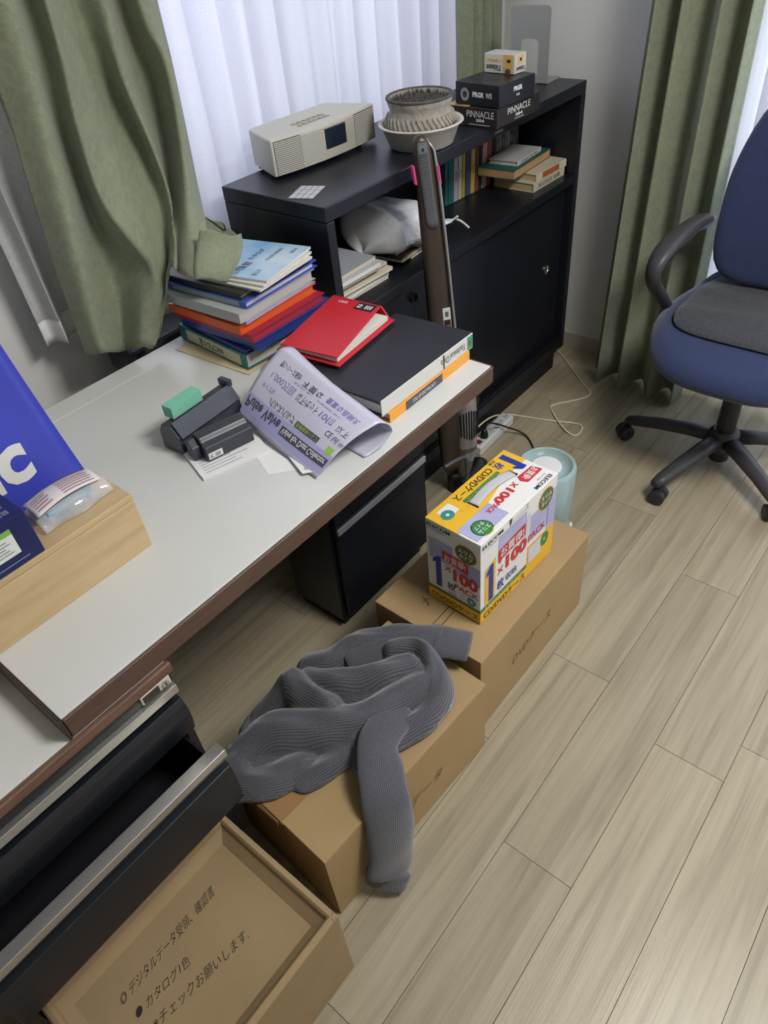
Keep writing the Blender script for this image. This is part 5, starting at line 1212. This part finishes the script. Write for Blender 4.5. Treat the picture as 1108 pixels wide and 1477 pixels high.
for k in range(420):
    a = random.random() * 2 * PI; r = 0.073 * math.sqrt(random.random()); x, y = r * math.cos(a), r * math.sin(a); h = 0.004 + 0.007 * random.random(); s = 0.0018 + 0.002 * random.random(); b = random.random() * PI
    mb.add([(x + s * math.cos(b), y + s * math.sin(b), 0.093), (x - s * math.cos(b), y - s * math.sin(b), 0.093), (x + 0.004 * (random.random() - .5), y + 0.004 * (random.random() - .5), 0.096 + h)], [(0, 1, 2)])
so = obj('gravel', mb, mat('dry_moss', (96, 90, 84), 0.95, var=0.5, vs=100), t); so['kind'] = 'stuff'
# golf ball cartons
def pbox(name, label, loc, rz, w, d, h, m):
    t = thing(name, label, 'box', loc, math.radians(rz), 'golf ball boxes on the cabinet')
    obj('carton', MB().box(0, w, 0, d, 0, h), m, t, bevel=0.0012); return t
slate = mat('box_brown_black', (46, 42, 42), 0.35); ink = mat('box_black', (30, 31, 38), 0.32)
t = pbox('golf_ball_box', 'dark brown PINNACLE golf ball box, lowest of the stacked boxes', (1.755, 1.100, ZT), 0.0, 0.205, 0.165, 0.046, slate)
t.rotation_euler = (0, 0, math.radians(-2))
F = Face(t, (0, 0, 0), (0.205, 0, 0), (0, 0, 0.046)); F.text('PINNACLE', 0.24, 0.50, 0.76, 0.84, wht_m, 1, 0.0); F.text('384', 0.42, 0.26, 0.58, 0.42, wht_m, 1, 0.03); F.rect(0.40, 0.14, 0.62, 0.165, wht_m, 1)
F = Face(t, (0, 0.165, 0), (0, -0.165, 0), (0, 0, 0.046)); F.text('PINNACLE', 0.42, 0.50, 0.94, 0.84, wht_m, 1); F.text('384', 0.60, 0.28, 0.76, 0.44, wht_m, 1, 0.03); F.text('12 BALL', 0.06, 0.58, 0.26, 0.70, wht_m, 1); F.text('3 PIECE', 0.08, 0.36, 0.30, 0.48, wht_m, 1); F.rect(0.46, 0.12, 0.86, 0.15, wht_m, 1)
F = Face(t, (0, 0, 0.046), (0.205, 0, 0), (0, 0.165, 0)); F.poly([(0.0, 0.55), (0.0, 1), (1, 1), (1, 0.9), (0.45, 0.6)], mat('box_gold', (206, 170, 84), 0.35), 1); F.text('Plus', 0.10, 0.85, 0.02, 0.62, blk_m, 2)
t = pbox('golf_ball_box', 'black PRGR golf ball box in the middle of the stacked boxes', (1.760, 1.098, ZT + 0.0475), -6.0, 0.150, 0.145, 0.052, ink)
F = Face(t, (0, 0, 0), (0.150, 0, 0), (0, 0, 0.052)); F.text('PRGR', 0.40, 0.52, 0.64, 0.74, wht_m, 1, 0.05); F.text('WS', 0.47, 0.28, 0.57, 0.40, wht_m, 1, 0.02)
F = Face(t, (0, 0.145, 0), (0, -0.145, 0), (0, 0, 0.052)); F.text('PRGR', 0.40, 0.38, 0.66, 0.62, wht_m, 1, 0.05); F.text('WS', 0.70, 0.38, 0.84, 0.62, wht_m, 1, 0.02); F.disc(0.22, 0.46, 0.10, 0.30, mat('emblem_grey', (150, 150, 152), 0.4), 1, 0.5); F.disc(0.22, 0.46, 0.04, 0.12, mat('emblem_dark', (60, 60, 64), 0.4), 2)
t = pbox('golf_ball_box', 'small white and gold golf ball box on top of the stack', (1.872, 1.122, ZT + 0.1005), -4.0, 0.050, 0.098, 0.044, mat('box_silver_white', (206, 204, 196), 0.32))
gold = mat('box_gold_band', (212, 170, 92), 0.3); gold2 = mat('box_gold_pale', (222, 190, 130), 0.3)
F = Face(t, (0, 0.098, 0), (0, -0.098, 0), (0, 0, 0.044)); F.rect(0.62, 0.02, 0.94, 0.98, gold, 1); F.rect(0.06, 0.56, 0.56, 0.74, gold2, 1); F.text('TOUR', 0.14, 0.60, 0.46, 0.70, red_m, 2)
F.text('Titleist', 0.06, 0.14, 0.56, 0.44, blk_m, 2, 0.02, flipu=True, flipv=True, shear=0.25); F.rect(0.74, 0.58, 0.86, 0.74, blk_m, 2); F.disc(0.78, 0.12, 0.09, 0.16, mat('emblem_slate', (70, 72, 80), 0.4), 2)
F = Face(t, (0, 0, 0), (0.050, 0, 0), (0, 0, 0.044)); F.rect(0.22, 0.46, 0.74, 0.92, gold2, 1); F.rect(0.40, 0.62, 0.58, 0.78, blk_m, 2); F.text('Titleist', 0.10, 0.12, 0.90, 0.34, blk_m, 2, 0.02, flipu=True, flipv=True, shear=0.25)
# bookend
bk_m = mat('bookend_grey', (150, 150, 144), 0.45, 0.2)
t = thing('bookend', 'grey metal bookend with arched slot standing on the far cabinet end', 'bookend', (2.225, 1.285, ZT))
w, hh = 0.066, 0.198
outer = [(-w, 0), (w, 0), (w, hh - 0.012)] + [(w - 0.012 + 0.012 * math.cos(a * PI / 8), hh - 0.012 + 0.012 * math.sin(a * PI / 8)) for a in range(1, 4)] + [(w - 0.012, hh), (-w + 0.012, hh)] + [(-w + 0.012 - 0.012 * math.sin(a * PI / 8), hh - 0.012 + 0.012 * math.cos(a * PI / 8)) for a in range(1, 4)] + [(-w, hh - 0.012)]
sl_w, sl_h = 0.030, 0.115
n = 10; arch = [(-sl_w, 0), (-sl_w, sl_h - 0.012)] + [(-sl_w + 0.02 - 0.02 * math.cos(i * PI / 2 / 5), sl_h - 0.012 + 0.012 * math.sin(i * PI / 2 / 5)) for i in range(1, 6)] + [(sl_w - 0.02 + 0.02 * math.sin(i * PI / 2 / 5), sl_h - 0.012 + 0.012 * math.cos(i * PI / 2 / 5)) for i in range(0, 5)] + [(sl_w, sl_h - 0.012), (sl_w, 0)]
left = [(-w, 0)] + arch + [(w, 0)] + outer[2:]
me = MB().prism(left, 0, 0.0014, 'x'); obj('upright_plate', me, bk_m, t)
obj('base_plate', MB().prism([(0.0, -w), (0.088, -w + 0.004), (0.098, -w + 0.016), (0.098, w - 0.016), (0.088, w - 0.004), (0.0, w)], 0, 0.0014, 'z'), bk_m, t)

# ================================================================= ON THE OPEN SHELF
ZS = 0.7003
def book(label, loc, rz, lx, ly, th, cover, grp, page=(204, 192, 164), tilt=0.0, cat='book', spine='-x', title=None, band=None):
    t = thing('book', label, cat, loc, math.radians(rz), grp); t.rotation_euler = (0, tilt, math.radians(rz))
    cm = mat('cover_%d_%d_%d' % cover, cover, 0.5); pm = mat('sheet_%d_%d_%d' % page, page, 0.8, bump=0.3, bs=300, bstretch=(0.1, 0.1, 20))
    c = 0.0015
    obj('cover', MB().box(0, lx, 0, ly, 0, c), cm, t); obj('cover', MB().box(0, lx, 0, ly, th - c, th), cm, t)
    if spine == '-y':
        s = obj('spine', MB().box(0, lx, -0.0012, -0.0001, 0, th), cm, t, bevel=0.0004); obj('pages', MB().box(0.003, lx - 0.003, 0.001, ly - 0.003, c + 0.0001, th - c - 0.0001), pm, t)
        if title: lettering(title, (lx * 0.15, -0.0013, th * 0.25), (lx * 0.7, 0, 0), (0, 0, th * 0.5), mat('title_ink', (90, 84, 80), 0.6), s, 0.01, 0.0003)
        if band: obj('spine_band', MB().box(lx * 0.2, lx * 0.75, -0.0017, -0.0013, th * 0.1, th * 0.9), mat('cover_%d_%d_%d' % band, band, 0.5), s)
    else:
        obj('pages', MB().box(0.0015, lx - 0.0015, 0.0015, ly - 0.0015, c + 0.0001, th - c - 0.0001), pm, t)
        obj('spine', MB().box(0.0, lx, ly + 0.0001, ly + 0.0012, 0, th), cm, t)
    return t
gS = 'books lying at the far end of the shelf'
book('cream paperback lying flat at the bottom of the shelf stack', (2.082, 1.168, ZS), -1, 0.190, 0.150, 0.026, (196, 190, 170), gS, (196, 178, 132), spine='-y', title='株式会社 年鑑')
book('paperback with orange spine band in the shelf stack', (2.100, 1.170, ZS + 0.0265), -2, 0.180, 0.150, 0.022, (204, 196, 172), gS, (186, 170, 132), spine='-y', band=(176, 96, 58))
book('thick book with dark green cover tilted on the shelf stack', (2.028, 1.205, ZS + 0.0490), 3, 0.245, 0.130, 0.026, (36, 92, 84), gS, (186, 146, 100), spine='+y')
book('white paperback lying on top of the green book', (2.070, 1.222, ZS + 0.0755), 4, 0.165, 0.100, 0.013, (196, 194, 190), gS, (200, 196, 184), spine='-y', title='近代')
gR = 'upright books along the back of the shelf'
cols = [((58, 96, 96), 'slim teal paperback standing at the near end of the row'), ((38, 104, 100), 'green spined paperback standing in the shelf row'), ((176, 170, 178), 'pale grey lilac paperback standing in the shelf row'), ((188, 184, 168), 'cream spined paperback beside the mustard one in the row'), ((176, 160, 60), 'mustard yellow paperback standing in the shelf row'), ((70, 72, 96), 'slate blue paperback standing in the shelf row'), ((188, 160, 96), 'tan spined paperback standing in the shelf row'), ((124, 76, 46), 'rust brown paperback standing in the shelf row'), ((40, 40, 52), 'black spined book standing in the shelf row'), ((190, 164, 148), 'pinkish beige paperback standing in the shelf row'), ((160, 84, 58), 'brick red paperback standing in the shelf row'), ((50, 48, 54), 'dark charcoal book standing in the shelf row')]
x = 1.862; random.seed(5)
for k, (c, lb) in enumerate(cols):
    th = 0.013 + 0.004 * ((k * 7) % 4); h = 0.150 + 0.010 * ((k * 5) % 4)
    if k == 11: th = 0.02
    t = thing('book', lb, 'book', (x, 1.350 - 0.0015 * k, ZS + 0.0012), 0, gR); t.rotation_euler = (0, math.radians(3.0), 0)
    cm = mat('spine_%d_%d_%d' % c, c, 0.6, var=0.1, vs=40); pm = mat('sheet_204_192_164', (204, 192, 164), 0.8)
    obj('cover', MB().box(0, 0.0014, 0, 0.10, 0.0006, h), cm, t); obj('cover', MB().box(th - 0.0014, th, 0, 0.10, 0.0006, h), cm, t)
    s = obj('spine', MB().box(0, th, -0.0013, -0.0001, 0.0006, h), cm, t, bevel=0.0004); obj('pages', MB().box(0.0016, th - 0.0016, 0.001, 0.097, 0.002, h - 0.002), pm, t)
    lettering(['文芸', '経営', '技術', '入門', '新書', '手帖'][k % 6], (th * 0.2, -0.0014, h * 0.35), (th * 0.6, 0, 0), (0, 0, th * 1.4), mat('title_ink', (90, 84, 80), 0.6), s, 0.0, 0.0003)
    x += th + 0.0022
x += 0.006
for k in range(8):
    c = [(96, 94, 98), (120, 118, 120), (84, 82, 84), (112, 104, 98), (130, 128, 128), (44, 46, 70), (92, 84, 72), (104, 100, 96)][k]; th = 0.016
    lb = ['grey hardback', 'light grey hardback', 'dark grey hardback', 'taupe hardback', 'pale grey hardback', 'dark navy hardback', 'olive brown hardback', 'warm grey hardback'][k] + ' standing behind the flat book stack'
    t = thing('book', lb, 'book', (x, 1.335, ZS), 0, gR)
    cm = mat('spine_%d_%d_%d' % c, c, 0.6, var=0.1, vs=40); h = 0.19 + 0.008 * (k % 3)
    obj('cover', MB().box(0, 0.0016, 0, 0.115, 0, h), cm, t); obj('cover', MB().box(th - 0.0016, th, 0, 0.115, 0, h), cm, t)
    s = obj('spine', MB().box(0, th, -0.0015, -0.0001, 0, h), cm, t, bevel=0.0004); obj('pages', MB().box(0.0018, th - 0.0018, 0.001, 0.112, 0.002, h - 0.003), pm, t)
    for q in range(3): lettering(['全集', '叢書', '辞典'][q], (th * 0.2, -0.0016, h * (0.3 + 0.18 * q)), (th * 0.6, 0, 0), (0, 0, th * 1.3), mat('title_pale', (170, 166, 160), 0.6), s, 0.0, 0.0003)
    x += th + 0.001
# magazines at the near end of the shelf
gM = 'magazines at the near end of the shelf'
z = ZS; random.seed(11)
mags = [((206, 206, 208), 0.008, 'white magazine at the bottom of the lower shelf pile'), ((214, 204, 180), 0.009, 'cream magazine second from the bottom in the shelf pile'), ((210, 208, 204), 0.007, 'off-white magazine third from the bottom in the shelf pile'), ((214, 200, 170), 0.008, 'buff magazine under the teal-edged magazine'), ((70, 122, 130), 0.006, 'teal-edged magazine with black sketched cover in the shelf pile'), ((196, 190, 176), 0.006, 'magazine with pale patterned cover above the teal one'), ((150, 132, 110), 0.010, 'tan booklet under the plastic-wrapped magazines'), ((186, 188, 196), 0.012, 'plastic-wrapped grey magazine near the top of the pile'), ((170, 172, 180), 0.010, 'plastic-wrapped silver magazine topping the pile'), ((206, 150, 54), 0.008, 'small mustard booklet lying on the wrapped magazines')]
for k, (c, th, lb) in enumerate(mags):
    lx = 0.215 if k < 6 else 0.165; x0 = 1.160 + 0.004 * math.sin(k * 2.3); y0 = 1.180 + 0.004 * math.cos(k * 3.1) - (0.012 if k > 5 else 0)
    if k == 9: lx = 0.05; x0 = 1.152; y0 = 1.20
    t = thing('magazine', lb, 'magazine', (x0, y0, z), math.radians(2 * math.sin(k * 1.7)), gM)
    ly = 0.19 if k < 9 else 0.10
    cm = mat('cover_%d_%d_%d' % c, c, 0.35 if k in (7, 8) else 0.55)
    obj('pages', MB().box(0.001, lx - 0.001, 0.001, ly, 0.0008, th - 0.0008), mat('mag_pages_%d' % (k % 3), [(214, 210, 200), (222, 220, 216), (206, 196, 170)][k % 3], 0.7, bump=0.3, bs=300, bstretch=(0.1, 0.1, 20)), t)
    cv = obj('cover', MB().box(0, lx, 0, ly, th - 0.0007, th).box(0, lx, 0, ly, 0, 0.0007), cm, t)
    if k == 5:
        F = Face(t, (0, 0, th), (lx, 0, 0), (0, ly, 0))
        for q in range(5): F.poly([(0.2 + 0.15 * q, 0.1), (0.26 + 0.15 * q, 0.12), (0.32 + 0.13 * q, 0.5), (0.28 + 0.13 * q, 0.52)], ink_m, 1)
    z += th + 0.0004
# notebooks under the bag
gN = 'notebooks under the white bag'
nb = [((210, 208, 202), 1.500, 1.205, 0.135, 0.11, 0.006, 4, 'white notebook at the bottom under the bag'), ((74, 58, 48), 1.452, 1.200, 0.140, 0.10, 0.008, 5, 'dark brown spiral notebook under the white bag'), ((206, 202, 192), 1.470, 1.232, 0.150, 0.09, 0.005, 2, 'cream notebook on the brown spiral one'), ((188, 184, 168), 1.535, 1.190, 0.110, 0.10, 0.006, 6, 'pale grey printed booklet under the bag opening')]
z = ZS
for k, (c, x0, y0, lx, ly, th, rz, lb) in enumerate(nb):
    t = thing('notebook', lb, 'notebook', (x0, y0, z), math.radians(rz), gN)
    obj('pages', MB().box(0.001, lx - 0.001, 0.001, ly, 0.0008, th - 0.0008), pg, t); obj('cover', MB().box(0, lx, 0, ly, th - 0.0007, th).box(0, lx, 0, ly, 0, 0.0007), mat('cover_%d_%d_%d' % c, c, 0.55), t)
    if k == 1:
        for q in range(20): obj('coil', MB().tube([(0.006 + q * 0.0068, 0.002 + 0.006 * math.cos(a), th / 2 + 0.0052 * math.sin(a)) for a in [i * 2 * PI / 8 for i in range(9)]], 0.0009, 5), mat('coil_cream', (206, 190, 156), 0.5), t)
    z += th + 0.0004
# white drawstring bag
bagw = mat('white_nonwoven', (232, 233, 238), 0.5, bump=0.35, bs=22, sheen=0.2, spec=0.3)
t = thing('drawstring_bag', 'white drawstring bag lying on notebooks on the open shelf', 'bag', (0, 0, 0))
bm = MB(); nU, nV = 48, 28
def tri(t): t = t % 1.0; return 1 - abs(2 * t - 1)
def fbag(u, v):
    x = 1.395 + 0.292 * u
    prof = (smoothstep(0.0, 0.13, u) ** 0.45) * (1 - 0.86 * smoothstep(0.45, 1.0, u))
    wy = 0.110 * (0.25 + 0.75 * prof); hz = 0.050 * prof + 0.003
    a = 2 * PI * v; c, s = math.cos(a), math.sin(a); q = (abs(c) ** 3.2 + abs(s) ** 3.2) ** (-1 / 3.2)
    crease = 0.010 * tri(1.7 * u + 1.0 * v) + 0.008 * tri(3.1 * u - 2.0 * v + 0.3) + 0.005 * tri(6.3 * u + 3 * v) - 0.012
    wy *= smoothstep(0, 0.05, u) ** 0.4 if u < 0.05 else 1; y = 1.288 - 0.050 * u + (wy + crease * min(1, u * 12)) * c * q; z = ZS + 0.028 + hz * (1 + 0.15 * (1 - u)) + (hz + crease) * s * q
    if s < 0: z = max(z, ZS + 0.0275 + 0.002 * tri(5 * u))
    return (x + 0.012 * tri(2 * v + 0.2) * (1 - u), min(max(y, 1.16), 1.44), min(z, 0.925))
obj('bag_body', MB().grid(fbag, nU, nV), bagw, t, smooth=False, bevel=0)
obj('draw_cord', MB().tube(catmull([(1.672, 1.205, 0.745), (1.690, 1.198, 0.744), (1.697, 1.188, 0.752), (1.702, 1.196, 0.742), (1.710, 1.186, 0.735), (1.722, 1.178, 0.722), (1.728, 1.170, 0.712)], 6), 0.0032, 8), mat('cord_white', (206, 206, 208), 0.7), t, smooth=True)

# black block for an unidentified dark shape behind the desk, under the curtain hem
t = thing('black_block', 'plain black block standing behind the desk below the green curtain', 'case', (0.905, 1.462, 0))
obj('block_body', MB().box(-0.185, 0.185, -0.052, 0.052, 0, 0.66), black2_m, t, bevel=0.02, seg=4)
obj('block_cap', MB().box(-0.188, 0.188, -0.054, 0.054, 0.662, 0.728), black2_m, t, bevel=0.02, seg=4)
